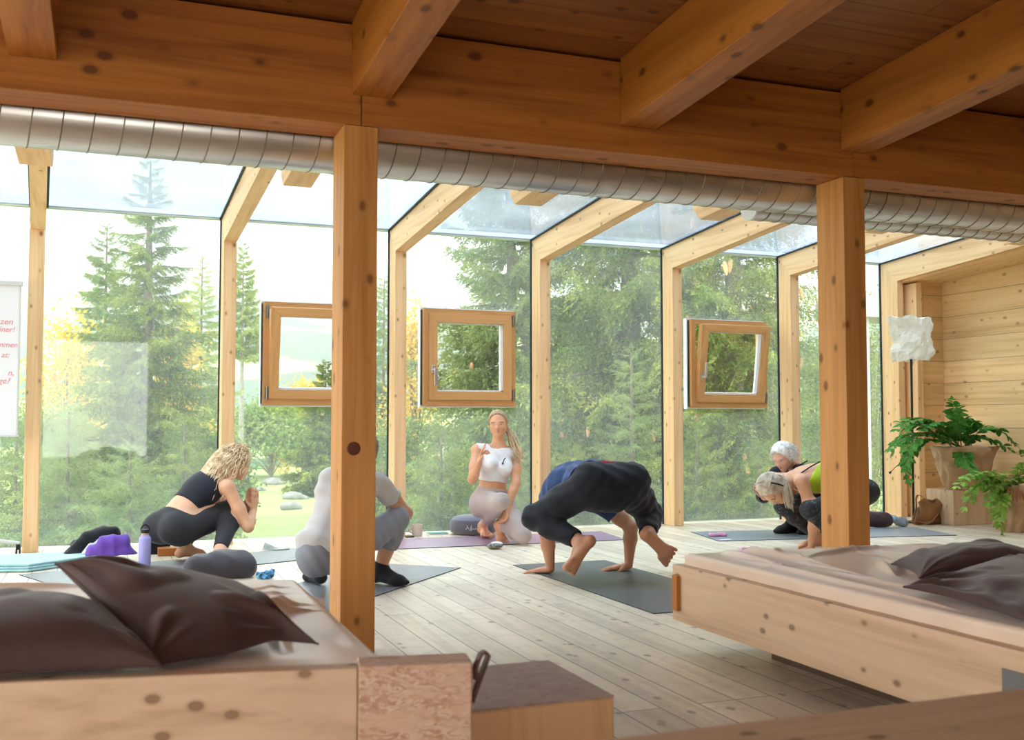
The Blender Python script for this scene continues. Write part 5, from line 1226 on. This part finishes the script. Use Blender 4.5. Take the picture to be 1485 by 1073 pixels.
        nk = np.asarray(neck, float); s.cap(c-u*0.045*g-f*0.025*g, nk, 0.050*g*(0.92 if fem else 1.08), 0.056*g, 0.035, 'neck')
    def sub(s, *tags):
        return [p for p in s.p if any(p[6].startswith(t) for t in tags)]
def face_parts(fig, person, lips=(0.55, 0.20, 0.17), brow=(0.20, 0.12, 0.07), iris=(0.10, 0.13, 0.12), open_=1.0):
    c, f, u, r, g = fig.hf; E = np.array([r, f, u])
    wm = plain('eye_white', (0.75, 0.73, 0.70), 0.3); im = plain('iris', iris, 0.2)
    for q in (-1, 1):
        p = c+u*0.006*g+f*0.0735*g+r*0.031*q*g; pr = Field().ell(p, V(0.0155, 0.0085, 0.0068*open_)*g, E)
        e = field_obj('eye', pr.p, wm, person, h=0.0016, it=0)
        pr = Field().ell(p+f*0.0055*g-u*0.001, V(0.0062, 0.0045, 0.0060*open_)*g, E); field_obj('iris', pr.p, im, e, h=0.0012, it=0)
        pr = Field(); pr.cap(p+u*0.019*g+f*0.012*g-r*0.018*q*g*1.0, p+u*0.021*g+f*0.008*g+r*0.018*q*g, 0.0030*g, k=0.002)
        field_obj('eyebrow', pr.p, plain('brow_hair', brow, 0.8), person, h=0.0014, it=0)
        pr = Field(); pr.cap(p+u*0.0075*g*open_+f*0.006*g-r*0.014*g, p+u*0.0075*g*open_+f*0.006*g+r*0.014*g, 0.0018*g, k=0.002)
        field_obj('eyelashes', pr.p, plain('brow_hair', tuple(x*0.5 for x in brow), 0.8), person, h=0.0012, it=0)
    pr = Field(); m = c-u*0.048*g+f*0.0905*g
    for q in (-1, 1): pr.cap(m+u*0.002*g, m+r*0.020*q*g-f*0.006*g+u*0.002*g, 0.0052*g, 0.0022*g, k=0.004); pr.cap(m-u*0.006*g, m+r*0.016*q*g-f*0.005*g-u*0.003*g, 0.0056*g, 0.0022*g, k=0.004)
    field_obj('lips', pr.p, plain('lips', lips, 0.4), person, h=0.0015, it=0)
def hair_cap(fig, person, mat, grow=0.010, low=-0.03, front=0.062, name='hair', extra=None, h=0.005, wamp=0.0):
    """hair over the skull, left open at the face and cut below the ears"""
    c, f, u, r, g = fig.hf; E = np.array([r, f, u]); pr = Field()
    pr.ell(c+u*0.028*g-f*0.014*g, V(0.078, 0.097, 0.090)*g+grow, E, 0.02, 'hair')
    if extra: extra(pr, c, f, u, r, g)
    cl = [(c+f*front*g+u*0.055*g, nrm(f*1.0-u*0.42), 0.25), (c+u*low*g, -u, 0.12 if not extra else 0.0)]
    K = np.random.default_rng(1).normal(size=(3, 3))*60
    warp = (lambda X, Y, Z: sum(np.sin(k[0]*X+k[1]*Y+k[2]*Z) for k in K)*wamp) if wamp else None
    return field_obj(name, pr.p, mat, person, h=h, clips=cl, warp=warp)
def strands(name, person, paths, mat, r=0.0028, n=4):
    m = MB()
    for p in paths: m.tube(p, np.linspace(r, r*0.45, len(p)), n, cap=False)
    return m.build(name, mat, person, smooth=True)
def hair_mat(name, a, b, sc=40):
    m, nt, bs = new_mat(name); v = mapped(nt, (1, 1, 1)); n = tex_noise(nt, v, sc, 4, 0.7)
    nt.links.new(ramp(nt, n, [(0.35, a), (0.62, b)]), bs.inputs['Base Color']); bs.inputs['Roughness'].default_value = 0.45; return m
def seglen(n, J, *ch):
    pass
def fabric(n, c, **k): return cloth(n, c, 0.8, 0.08, 6, sheen=0.1, **k)

# ---------------------------------------------------------------- 1 curly haired woman, squatting, facing right
fdir = nrm(V(0.80, 0.60, 0)); ldir = V(-fdir[1], fdir[0], 0)
G1 = Fig()
hR = at(263, 768, 7.40); hL = hR+ldir*0.18
pel = (hR+hL)/2+V(0, 0, 0.02)
kR = reach(hR, 339, 737, 0.43, far=True)
fR = atz(318, 820); fL = atz(266, 812)
aR = V(fR[0], fR[1], 0.085)+V(0.0, 0.03, 0); aL = V(fL[0], fL[1], 0.085)
kL = kR+ldir*0.30+V(-0.04, 0, -0.02)
shR = at(330, 706, 7.46); nk = at(313, 693, 7.60); shL = nk+ldir*0.16-V(0, 0, 0.02)
ch = at(292, 712, 7.56); wa = at(266, 738, 7.50)
elR = reach(shR, 360, 764, 0.29, far=True); wrR = reach(elR, 367, 741, 0.22, far=True)
wrL = wrR+ldir*0.05; elL = wrL+V(-0.03, 0.22, -0.10)
G1.torso(pel, wa, ch, nk, fdir*0.8+V(0, 0, -0.5), g=0.98, bust=False, hips=(hR, hL), shs=(shR, shL))
G1.arm(shR, elR, wrR, 'armR', 0.98); G1.arm(shL, elL, wrL, 'armL', 0.98)
G1.leg(hR, kR, aR, 'legR', 1.13); G1.leg(hL, kL, aL, 'legL', 1.1)
G1.foot(aR, V(0.9, 0.35, 0), V(0, 0, -1), 'footR', 0.95); G1.foot(aL, V(0.9, 0.35, 0), V(0, 0, -1), 'footL', 0.95)
G1.hand(wrR, V(0.12, 0.05, 1), ldir, 1, 'handR', 0.10, 0.95); G1.hand(wrL, V(0.12, 0.05, 1), -ldir, -1, 'handL', 0.10, 0.95)
G1.head(at(343, 672, 7.66), V(0.85, 0.35, -0.30), V(0.25, 0.1, 1), nk, 0.98)
p1 = field_obj('person', G1.p, skin_mat('skin_light', (0.76, 0.42, 0.25)), None, h=0.0065)
tag(p1, 'squatting woman with curly blond hair, black crop top and charcoal leggings, palms together', 'person')
wd = nrm(np.asarray(ch)-wa)
field_obj('leggings', [(G1.sub('pelvis', 'waist'), [(pel*0.40+wa*0.60, nrm(wd+V(-0.10, 0, 0.1)), 0.5)]), (G1.sub('legR'), [(aR+(kR-aR)*0.08, -nrm(kR-aR), 0.13)]), (G1.sub('legL'), [(aL+(kL-aL)*0.10, -nrm(kL-aL), 0.13)])],
    fabric('charcoal_leggings', (0.030, 0.030, 0.034)), p1, h=0.0065, off=0.006)
field_obj('crop_top', [(G1.sub('chest', 'waist'), [(wa*0.80+ch*0.20, -wd, 0.4), (nk-wd*0.02, wd, 0.4)]), (G1.sub('shoulder'), [(nk-wd*0.015, wd, 0.4), (shR*0.6+nk*0.4, nrm(shR-nk), 0.2), (shL*0.6+nk*0.4, nrm(shL-nk), 0.2)])], fabric('black_sport_fabric', (0.012, 0.014, 0.022)), p1, h=0.0065, off=0.007)
blond = hair_mat('curly_blond_hair', (0.42, 0.26, 0.11), (0.95, 0.76, 0.48), 22)
c, f, u, r, g = G1.hf; rng = np.random.default_rng(3); paths = []
hair_cap(G1, p1, hair_mat('blond_roots', (0.26, 0.16, 0.07), (0.50, 0.36, 0.19)), 0.010, -0.02, 0.055)
for i in range(620):
    d = nrm(rng.normal(size=3)+u*0.9-f*0.7)
    if d@f > 0.50 or d@u < -0.45: continue
    p = c+u*0.025-f*0.012+d*0.09; L = rng.uniform(0.08, 0.25)*(1.1 if d@f < 0 else 0.5); k = 15; q = []
    ph = rng.uniform(0, 6); R_ = rng.uniform(0.007, 0.013); tw = rng.uniform(2.5, 4.0)
    e1 = nrm(np.cross(d, V(0.3, 0.2, 1))); e2 = np.cross(d, e1)
    for j in range(k):
        w = j/(k-1); a = ph+w*tw*6.28
        q.append(p+d*(0.065*math.sin(min(1, w*1.6)*1.5))*(1 if d@f < 0.2 else 0.5)+(-u*0.9-f*0.45+V(0, 0, -0.15))*L*w*w+d*0.02*w+R_*w**0.4*(math.cos(a)*e1+math.sin(a)*e2)+V(0, 0, -0.04)*w)
    paths.append(q)
strands('curls', p1, paths, blond, 0.0042, 4)
face_parts(G1, p1, brow=(0.3, 0.2, 0.1), open_=0.5)
MB().tube([c+u*0.105+r*x-f*0.005 for x in np.linspace(-0.01, 0.05, 5)], 0.004, 6).build('hair_clip', plain('clip_brown', (0.15, 0.1, 0.06)), p1, smooth=True)

# ---------------------------------------------------------------- 2 woman in grey shirt behind the front left post
G2 = Fig(); YQ = 5.80
hL = at(458, 803, YQ); hR = at(500, 803, YQ); pel = (hL+hR)/2+V(0, 0, 0.02)
kR = reach(hR, 575, 752, 0.43, far=True); kL = hL+V(0.14, 0.37, 0.12)
toeR = atz(584, 851); hl_R = atz(549, 848); fR = nrm(toeR-hl_R); aR = V(hl_R[0], hl_R[1], 0.085)+fR*0.01+V(0, 0.01, 0)
fl2 = atz(462, 848); aL = V(fl2[0], fl2[1], 0.085)
nk = at(512, 684, YQ+0.12); shL = at(483, 697, YQ+0.10); shR = at(549, 702, YQ+0.14); ch = at(499, 722, YQ+0.08); wa = at(484, 763, YQ+0.02)
elR = reach(shR, 589, 744, 0.29, far=True); wrR = reach(elR, 566, 764, 0.21, far=True)
elL = shL+V(0.04, 0.22, -0.15); wrL = elL+V(0.12, 0.14, 0.02)
G2.torso(pel, wa, ch, nk, V(0.15, 1, 0), g=1.0, bust=False, w=1.03, hips=(hR, hL), shs=(shR, shL))
G2.arm(shR, elR, wrR, 'armR', 1.0); G2.arm(shL, elL, wrL, 'armL', 1.0); G2.leg(hR, kR, aR, 'legR', 1.0); G2.leg(hL, kL, aL, 'legL', 1.0)
G2.foot(aR, fR, V(0, 0, -1), 'footR', 1.0, toes=False); G2.foot(aL, V(-0.15, 0.9, 0), V(0, 0, -1), 'footL', 1.0, toes=False)
G2.hand(wrR, V(-0.6, 0.5, 0.1), V(0, 0, -1), 1, 'handR', 0.4); G2.hand(wrL, V(0.6, 0.5, 0.1), V(0, 0, -1), -1, 'handL', 0.4)
G2.head(at(527, 655, YQ+0.16), V(0.25, 0.95, -0.1), V(0, 0, 1), nk)
p2 = field_obj('person', G2.p, skin_mat('skin_tan', (0.62, 0.33, 0.19)), None, h=0.0065)
tag(p2, 'woman in pale grey shirt squatting mostly hidden behind the front left post', 'person')
wd = nrm(ch-wa)
field_obj('trousers', [(G2.sub('pelvis', 'waist'), [(wa*0.5+pel*0.5, wd, 0.4)]), (G2.sub('legR'), [(kR*0.42+aR*0.58, -nrm(kR-aR), 0.3)]), (G2.sub('legL'), [(kL*0.4+aL*0.6, -nrm(kL-aL), 0.3)])], fabric('steel_grey_trousers', (0.25, 0.26, 0.29)), p2, h=0.0065, off=0.010, warp=lambda X, Y, Z: 0.002*np.sin(X*90+Z*50))
shirt2 = Fig(); shirt2.p = list(G2.sub('chest', 'waist', 'shoulder', 'armR_up', 'armL_up')); shirt2.ell(pel+V(0, 0, 0.05), V(0.185, 0.135, 0.10), k=0.05, t='pelvis')
field_obj('grey_shirt', [([q for q in shirt2.p if q[6][:3] != 'arm'], [(pel+V(0, 0, 0.005), V(0.05, 0, -1), 0.6), (nk-V(0, 0, -0.015), V(0, 0, 1), 0.12)]), (G2.sub('armR_up'), [(shR*0.52+elR*0.48, nrm(elR-shR), 0.3)]), (G2.sub('armL_up'), [(shL*0.52+elL*0.48, nrm(elL-shL), 0.3)])], fabric('heather_grey_shirt', (0.54, 0.52, 0.50)), p2, h=0.0065, off=0.014,
    warp=lambda X, Y, Z: 0.003*np.sin(Z*60+X*25+Y*18)+0.003*np.sin(X*55-Z*30))
for n_, a_, k_ in (('sock', aR, kR), ('sock', aL, kL)):
    tg = 'footR' if a_ is aR else 'footL'
    field_obj(n_, G2.sub(tg, 'legR_lo' if a_ is aR else 'legL_lo'), fabric('black_sock', (0.014, 0.014, 0.016)), p2, h=0.006, off=0.004, clips=[(a_+nrm(k_-a_)*0.045, nrm(k_-a_), 0.6)])
hair_cap(G2, p2, hair_mat('grey_brown_hair', (0.12, 0.09, 0.07), (0.32, 0.27, 0.22)), 0.012, -0.05, 0.05)

# ---------------------------------------------------------------- 3 the teacher
G3 = Fig(); YT = 7.86
hR = at(699, 730, YT); hL = at(727, 730, YT); pel = (hL+hR)/2+V(0, 0.01, 0.03)
kR = reach(hR, 726, 727, 0.41); fr_ = atz(709, 782); aR = V(fr_[0], fr_[1]+0.16, 0.095)
kL = reach(hL, 758, 776, 0.41); kL[2] = max(kL[2], 0.062); aL = reach(kL, 724, 760, 0.34, far=True)
wa = at(714, 706, YT-0.01); ch = at(718, 676, YT-0.02); nk = at(723, 647, YT+0.0)
shR = at(692, 653, YT-0.02); shL = at(749, 657, YT-0.02)
elR = reach(shR, 685, 695, 0.27); wrR = reach(elR, 694, 674, 0.21)
elL = reach(shL, 748, 701, 0.27); wrL = reach(elL, 735, 737, 0.22)
G3.torso(pel, wa, ch, nk, V(-0.15, -1, 0), g=0.93, bust=True, w=0.92, hips=(hR, hL), shs=(shR, shL))
G3.arm(shR, elR, wrR, 'armR', 0.92); G3.arm(shL, elL, wrL, 'armL', 0.92)
G3.leg(hR, kR, aR, 'legR', 0.95); G3.leg(hL, kL, aL, 'legL', 0.95)
G3.foot(aR, V(-0.1, -1, -0.04), V(0, 0, -1), 'footR', 1.0); G3.foot(aL, V(-0.05, -0.75, -0.5), V(0, 0.6, -0.8), 'footL', 0.92)
G3.hand(wrR, V(0.22, -0.1, 1), V(0.85, -0.45, 0), -1, 'handR', g=0.95, curls=(0.25, 0.15, 0.9, 1.2), spread=0.25)
G3.hand(wrL, V(-0.25, -0.2, -1), V(-0.9, -0.1, 0.1), 1, 'handL', 0.75, 0.95)
G3.head(at(722.5, 615, YT-0.03), V(-0.42, -0.9, -0.10), V(-0.08, 0, 1), nk, 0.95)
p3 = field_obj('person', G3.p, skin_mat('skin_warm', (0.72, 0.36, 0.20)), None, h=0.005)
tag(p3, 'smiling woman with ponytail, white crop top and taupe leggings, kneeling and facing the camera', 'person')
wd = nrm(ch-wa)
field_obj('leggings', [(G3.sub('pelvis', 'waist'), [(wa-wd*0.005, wd, 0.4)]), (G3.sub('legR'), [(aR+(kR-aR)*0.24, -nrm(kR-aR), 0.14)]), (G3.sub('legL'), [(aL+(kL-aL)*0.24, -nrm(kL-aL), 0.14)])], fabric('taupe_leggings', (0.47, 0.38, 0.35)), p3, h=0.0055, off=0.006, warp=lambda X, Y, Z: 0.0012*np.sin(Z*230)*(Z > pel[2]+0.03))
field_obj('crop_top', G3.sub('chest', 'waist', 'shoulder'), fabric('white_top_fabric', (0.82, 0.80, 0.79)), p3, h=0.005, off=0.009,
    clips=[(wa*0.70+ch*0.30, -wd, 0.4), (nk+V(0, -0.02, -0.004), V(0.0, -0.25, 1), 0.10), (shR-V(0.012, 0, 0), nrm(V(-1, 0, 0.25)), 0.13), (shL+V(0.012, 0, 0), nrm(V(1, 0, 0.25)), 0.13)],
    warp=lambda X, Y, Z: 0.003*np.sin(Z*70+(X-ch[0])*30+2*np.sin((X-ch[0])*14)))
hm3 = hair_mat('dark_blond_hair', (0.22, 0.12, 0.06), (0.50, 0.33, 0.18), 60); hl3 = hair_mat('blond_ponytail', (0.45, 0.29, 0.14), (0.82, 0.64, 0.42), 50)
hair_cap(G3, p3, hm3, 0.005, -0.015, 0.040)
c, f, u, r, g = G3.hf; rng = np.random.default_rng(7); paths = []; e0 = c-f*0.09+u*0.03
for i in range(70):
    j = rng.normal(size=3)*0.010; a = at(738, 622, YT+0.06); b = at(743, 640, YT-0.04); d = at(752, 664, YT-0.10)
    pts = [e0+j*0.5, a+j, (a+b)/2+j*1.5, b+j*1.8, (b+d)/2+j*2.3+V(0, 0, rng.uniform(-0.01, 0.01)), d+j*2.2+V(0, 0, rng.uniform(-0.04, 0.04))]
    q = []; n_ = len(pts)-1
    for w in np.linspace(0, 1, 14): q.append(sum(math.comb(n_, k)*(1-w)**(n_-k)*w**k*pts[k] for k in range(n_+1))+0.004*V(math.sin(w*9+i), 0, math.cos(w*7+i)))
    paths.append(q)
strands('ponytail', p3, paths, hl3, 0.0042, 4)
face_parts(G3, p3, open_=0.75)
MB().tube([ch+V(0.02, -0.125, 0.035), ch+V(0.03, -0.128, 0.06), ch+V(0.045, -0.122, 0.07)], 0.004, 6).lathe([(0, 0), (0.008, 0.003), (0.008, 0.012), (0, 0.015)], ch+V(0.018, -0.125, 0.02), 10).build('clip_microphone', plain('mic_black', (0.02, 0.02, 0.02)), p3, smooth=True)

# ---------------------------------------------------------------- 4 the man in an arm balance, his back to the camera
G4 = Fig(); YM = 5.60
hL = at(852, 708, YM); hR = at(912, 708, YM); pel = (hL+hR)/2+V(0, 0, 0.005)
kL = reach(hL, 776, 750, 0.43, far=True); aL = reach(kL, 843, 786, 0.40)
kR = reach(hR, 942, 744, 0.40, far=True); aR = reach(kR, 940, 775, 0.38)
hdL = atz(797, 833); hdR = atz(908, 828)
wrL = V(hdL[0], hdL[1], 0.055)+V(0.005, -0.0, 0); wrR = V(hdR[0]+0.02, hdR[1], 0.055)
ch = at(832, 702, YM+0.38); wa = at(856, 696, YM+0.20); nk = at(812, 722, YM+0.56)
shL = at(799, 726, YM+0.50); shR = at(880, 733, YM+0.46)
elL = at(793, 776, (wrL[1]+shL[1])/2-0.05); elR = at(915, 765, (wrR[1]+shR[1])/2-0.05)
ax = nrm(ch-pel); wn_ = nrm(ax+V(0, 0, 0.75))
G4.torso(pel, wa, ch, nk, V(0, 0.3, -1), g=1.06, w=1.08, hips=(hR, hL), shs=(shR, shL))
G4.ell(pel+V(0, -0.02, 0.0), V(0.195, 0.13, 0.125), k=0.06, t='pelvis'); G4.ell(pel+V(-0.06, 0.10, 0.03), V(0.17, 0.12, 0.105), k=0.06, t='waist')
G4.arm(shL, elL, wrL, 'armL', 1.12); G4.arm(shR, elR, wrR, 'armR', 1.12)
G4.leg(hL, kL, aL, 'legL', 1.10); G4.leg(hR, kR, aR, 'legR', 1.10)
dL = nrm(at(808, 838, aL[1])-at(850, 788, aL[1])); G4.foot(aL, dL, V(0.45, -0.75, -0.25), 'footL', 1.08, splay=1.18)
dR = nrm(at(974, 812, aR[1])-at(938, 782, aR[1])); G4.foot(aR, dR, V(-0.35, -0.85, -0.3), 'footR', 1.05, splay=1.15)
G4.hand(wrL-V(0, 0, 0.022), V(-0.55, 0.75, -0.12), V(0, 0, -1), -1, 'handL', 0.12, 1.1, 0.12); G4.hand(wrR-V(0, 0, 0.022), V(-0.93, 0.35, -0.12), V(0, 0, -1), 1, 'handR', 0.12, 1.1, 0.12)
G4.head(at(822, 722, YM+0.74), V(0, 0.75, -0.3), V(0, 0.5, 0.75), nk, 1.03, fem=False)
p4 = field_obj('person', G4.p, skin_mat('skin_ruddy', (0.60, 0.29, 0.16)), None, h=0.006)
tag(p4, 'barefoot man in navy shirt and black trousers balancing on his hands, back to the camera', 'person')
field_obj('trousers', [(G4.sub('pelvis'), [(pel+wn_*0.105, wn_, 0.6)]), (G4.sub('legL'), [(aL+(kL-aL)*0.10, -nrm(kL-aL), 0.13)]), (G4.sub('legR'), [(aR+(kR-aR)*0.10, -nrm(kR-aR), 0.13)])], fabric('black_trousers', (0.010, 0.012, 0.018)), p4, h=0.006, off=0.013, warp=lambda X, Y, Z: 0.0025*np.sin(X*45+Z*60+Y*30)+0.002*np.sin(X*80-Z*50))
field_obj('navy_shirt', [(G4.sub('chest', 'waist', 'shoulder')+G4.sub('pelvis'), [(pel+wn_*0.092, -wn_, 0.6), (nk+ax*0.03, ax, 0.1)]), (G4.sub('armL_up'), [(shL*0.5+elL*0.5, nrm(elL-shL), 0.3)]), (G4.sub('armR_up'), [(shR*0.62+elR*0.38, nrm(elR-shR), 0.3)])], fabric('navy_cotton', (0.030, 0.060, 0.16)), p4, h=0.006, off=0.016,
    warp=lambda X, Y, Z: 0.003*np.sin(X*50+Z*40+Y*35)+0.002*np.sin(X*30-Y*70))
q = [at(x, y, YM+0.02) for x, y in ((852, 674), (862, 671.5), (874, 670.5), (886, 671), (898, 673.5))]
wb_ = Field()
for i in range(4): wb_.cap(q[i]+V(0, -0.03, 0.0), q[i+1]+V(0, -0.03, 0.0), 0.011, k=0.004)
field_obj('waistband', wb_.p, fabric('red_waistband', (0.55, 0.05, 0.07)), p4, h=0.004)
hair_cap(G4, p4, hair_mat('brown_short_hair', (0.05, 0.03, 0.02), (0.14, 0.09, 0.06)), 0.008, -0.03, 0.06)

# ---------------------------------------------------------------- 5 woman in a lime top, hands on the floor, facing left
G5 = Fig(); YL = 6.20
pelc = at(1250, 712, YL+0.09); hL = at(1246, 718, YL); hR = hL+V(0.02, 0.18, 0); pel = (hL+hR)/2+V(0, 0, 0.01)
kL = reach(hL, 1174, 739, 0.42, far=False); kR = kL+V(0.02, 0.34, 0.0)
aL = at(1214, 776, kL[1]+0.05); aR = aL+V(0.03, 0.25, 0)
aL[2] = 0.085; aR[2] = 0.085
hd = atz(1177, 802); wrL = V(hd[0], hd[1], 0.05); shL = at(1163, 698, wrL[1]-0.03); nk = at(1150, 694, shL[1]+0.17); shR = shL+V(-0.02, 0.34, 0)
elL = at(1181, 752, wrL[1]-0.06); wrR = wrL+V(0.42, 0.30, 0); elR = elL+V(0.34, 0.36, 0)
ch = at(1184, 692, shL[1]+0.17); wa = at(1218, 697, (shL[1]+YL)/2+0.14)
G5.torso(pel, wa, ch, nk, V(-0.2, 0, -1), g=0.97, bust=False, hips=(hR, hL), shs=(shR, shL))
G5.arm(shL, elL, wrL, 'armL', 0.98); G5.arm(shR, elR, wrR, 'armR', 0.98); G5.leg(hL, kL, aL, 'legL', 0.98); G5.leg(hR, kR, aR, 'legR', 0.98)
G5.foot(aL, V(-0.9, -0.3, -0.1), V(0, 0, -1), 'footL', 0.95); G5.foot(aR, V(-0.9, 0.3, -0.1), V(0, 0, -1), 'footR', 0.95)
G5.hand(wrL-V(0, 0, 0.018), V(-0.9, -0.25, -0.1), V(0, 0, -1), 1, 'handL', 0.1, 1, 0.15); G5.hand(wrR-V(0, 0, 0.018), V(-0.9, 0.25, -0.1), V(0, 0, -1), -1, 'handR', 0.1, 1, 0.15)
G5.head(at(1122, 710, shL[1]+0.14), V(-0.25, -0.2, -0.95), V(-0.9, 0, 0.25), nk)
p5 = field_obj('person', G5.p, skin_mat('skin_mid', (0.68, 0.35, 0.20)), None, h=0.0065)
tag(p5, 'woman in lime top leaning forward on her hands behind the right thick post', 'person')
wd = nrm(ch-pel)
lp, nt_, b_ = new_mat('patterned_leggings'); v_ = mapped(nt_, (1, 1, 1)); n1 = tex_noise(nt_, v_, 22, 5, 0.7, 1.5)
nt_.links.new(ramp(nt_, n1, [(0.54, (0.014, 0.014, 0.018)), (0.66, (0.12, 0.13, 0.15))]), b_.inputs['Base Color']); b_.inputs['Roughness'].default_value = 0.7
field_obj('leggings', [(G5.sub('pelvis', 'waist'), [(pel*0.55+wa*0.45, wd, 0.5)]), (G5.sub('legL'), [(aL+(kL-aL)*0.2, -nrm(kL-aL), 0.12)]), (G5.sub('legR'), [(aR+(kR-aR)*0.2, -nrm(kR-aR), 0.12)])], lp, p5, h=0.0065, off=0.006)
field_obj('lime_top', G5.sub('chest', 'waist'), fabric('lime_jersey', (0.50, 0.66, 0.03)), p5, h=0.0065, off=0.011, clips=[(pel*0.5+wa*0.5, -wd, 0.35), (ch-wd*-0.02, wd, 0.4)])
m = MB()
for s in (-1, 1):
    o = V(0, 0.075*s, 0); m.tube([ch+wd*0.02+V(0, 0, 0.112)+o, (ch+nk)/2+V(0, 0, 0.088)+o, nk+V(0.0, 0, 0.030)+o*0.8, nk+V(0.01, 0, -0.05)+o*0.9], 0.005, 6)
m.build('strap', plain('black_strap', (0.01, 0.01, 0.01)), p5, smooth=True)
gb = hair_mat('grey_blond_hair', (0.36, 0.27, 0.18), (0.74, 0.64, 0.50), 16)
hair_cap(G5, p5, gb, 0.010, -0.035, 0.055)
c, f, u, r, g = G5.hf; rng = np.random.default_rng(8); paths = []; e0 = c-f*0.10+u*0.02
tp = at(1141, 700, c[1]-0.09); tb = at(1146, 733, c[1]-0.11)
for i in range(80):
    j = rng.normal(size=3)*0.010; pts = [e0+j*0.4, at(1138, 688, c[1]-0.05)+j, tp+j*1.3, (tp+tb)/2+j*1.6+V(-0.01, 0, 0), tb+j*1.2+V(0, 0, rng.uniform(-0.02, 0.03))]
    q = []; n_ = 4
    for w in np.linspace(0, 1, 12): q.append(sum(math.comb(n_, k)*(1-w)**(n_-k)*w**k*pts[k] for k in range(5)))
    paths.append(q)
strands('ponytail', p5, paths, gb, 0.0045, 4)
paths = []
for i in range(160):
    a = rng.uniform(-1.3, 1.3); s0 = c+u*0.03-f*0.02
    d0 = nrm(f*0.55+u*0.9+r*a*0.8); d1 = nrm(-f+r*a*0.35+u*0.1); q = []
    for w in np.linspace(0, 1, 9): q.append(s0+nrm(d0*(1-w)+d1*w)*(V(1, 1, 1)*0.104)+rng.normal(size=3)*0.001)
    paths.append(q)
strands('swept_hair', p5, paths, gb, 0.003, 4)
face_parts(G5, p5, open_=0.6)
MB().tube([c-f*0.02+u*0.02+(r*math.cos(a)*0.096+u*math.sin(a)*0.112) for a in np.linspace(-0.3, 3.44, 16)], 0.005, 6).build('hair_band', bpy.data.materials['black_strap'], p5, smooth=True)

# ---------------------------------------------------------------- 6 white haired woman in black behind her
G6 = Fig(); YO = 7.25
hL = at(1192, 748, YO); hR = hL+V(0.05, 0.17, 0); pel = (hL+hR)/2+V(0, 0, 0.02)
kL = reach(hL, 1144, 722, 0.38); kR = kL+V(0.08, 0.22, 0); f6 = atz(1150, 773); aL = V(f6[0], f6[1], 0.08); aR = aL+V(0.12, -0.12, 0)
nk = at(1156, 680, YO+0.08); ch = at(1166, 702, YO+0.10); wa = at(1180, 728, YO+0.08); shL = at(1160, 690, YO-0.08); shR = shL+V(0.0, 0.32, 0)
elL = at(1140, 724, YO-0.14); wrL = at(1116, 722, YO-0.02); wrR = wrL+V(0, 0.05, 0); elR = elL+V(0.02, 0.36, 0)
G6.torso(pel, wa, ch, nk, V(-1, -0.15, 0), g=0.97, hips=(hL, hR), shs=(shL, shR)); G6.arm(shL, elL, wrL, 'armL', 0.95); G6.arm(shR, elR, wrR, 'armR', 0.95)
G6.leg(hL, kL, aL, 'legL', 0.98); G6.leg(hR, kR, aR, 'legR', 0.98); G6.foot(aL, V(-1, -0.1, 0), V(0, 0, -1), 'footL', 0.95, toes=False); G6.foot(aR, V(-1, -0.3, 0), V(0, 0, -1), 'footR', 0.95, toes=False)
G6.hand(wrL, V(-0.35, 0, 0.3), V(0, 1, 0), -1, 'handL', 0.15, 0.95); G6.hand(wrR, V(-0.35, 0, 0.3), V(0, -1, 0), 1, 'handR', 0.15, 0.95)
G6.head(at(1136, 663, YO+0.02), V(-0.80, -0.30, -0.50), V(-0.35, 0, 0.9), nk)
p6 = field_obj('person', G6.p, skin_mat('skin_rosy', (0.68, 0.36, 0.25)), None, h=0.0065)
tag(p6, 'older woman with short white hair in black clothes, squatting with lowered head at the glass', 'person')
bk = fabric('black_wool', (0.010, 0.010, 0.012))
field_obj('black_jumper', G6.sub('chest', 'waist', 'shoulder', 'armL', 'armR'), bk, p6, h=0.007, off=0.014, clips=[(wrL+V(0.02, 0, 0), V(-1, 0, 0), 0.14)])
field_obj('black_trousers', G6.sub('pelvis', 'leg', 'foot'), bk, p6, h=0.007, off=0.012)
s6 = Field(); c, f, u, r, g = G6.hf
for a in np.linspace(0, 6.28, 9): s6.cap(nk+V(0.075*math.cos(a)-0.02, 0.075*math.sin(a), 0.015-0.02*math.cos(a)), nk+V(0.075*math.cos(a+0.7)-0.02, 0.075*math.sin(a+0.7), 0.015-0.02*math.cos(a+0.7)), 0.026, k=0.02)
field_obj('scarf', s6.p, fabric('black_scarf', (0.018, 0.020, 0.028)), p6, h=0.007)
wh = hair_mat('white_hair', (0.42, 0.38, 0.33), (0.86, 0.84, 0.80), 40)
hair_cap(G6, p6, wh, 0.016, -0.05, 0.056)
rng = np.random.default_rng(9); paths = []
for i in range(300):
    d = nrm(rng.normal(size=3)+u*0.7-f*0.4)
    if d@f > 0.30 or d@u < -0.5: continue
    p = c+u*0.03-f*0.012+d*0.098; fl_d = nrm(-u*0.9+f*rng.uniform(-0.3, 0.5)+r*rng.uniform(-0.3, 0.3)); L = rng.uniform(0.05, 0.10)
    paths.append([p+fl_d*L*w+d*(0.022*math.sin(w*2.6))*(1 if d@u > 0 else 0.6) for w in np.linspace(0, 1, 8)])
strands('tufts', p6, paths, wh, 0.0036, 4)
face_parts(G6, p6, open_=0.5, brow=(0.4, 0.36, 0.32))
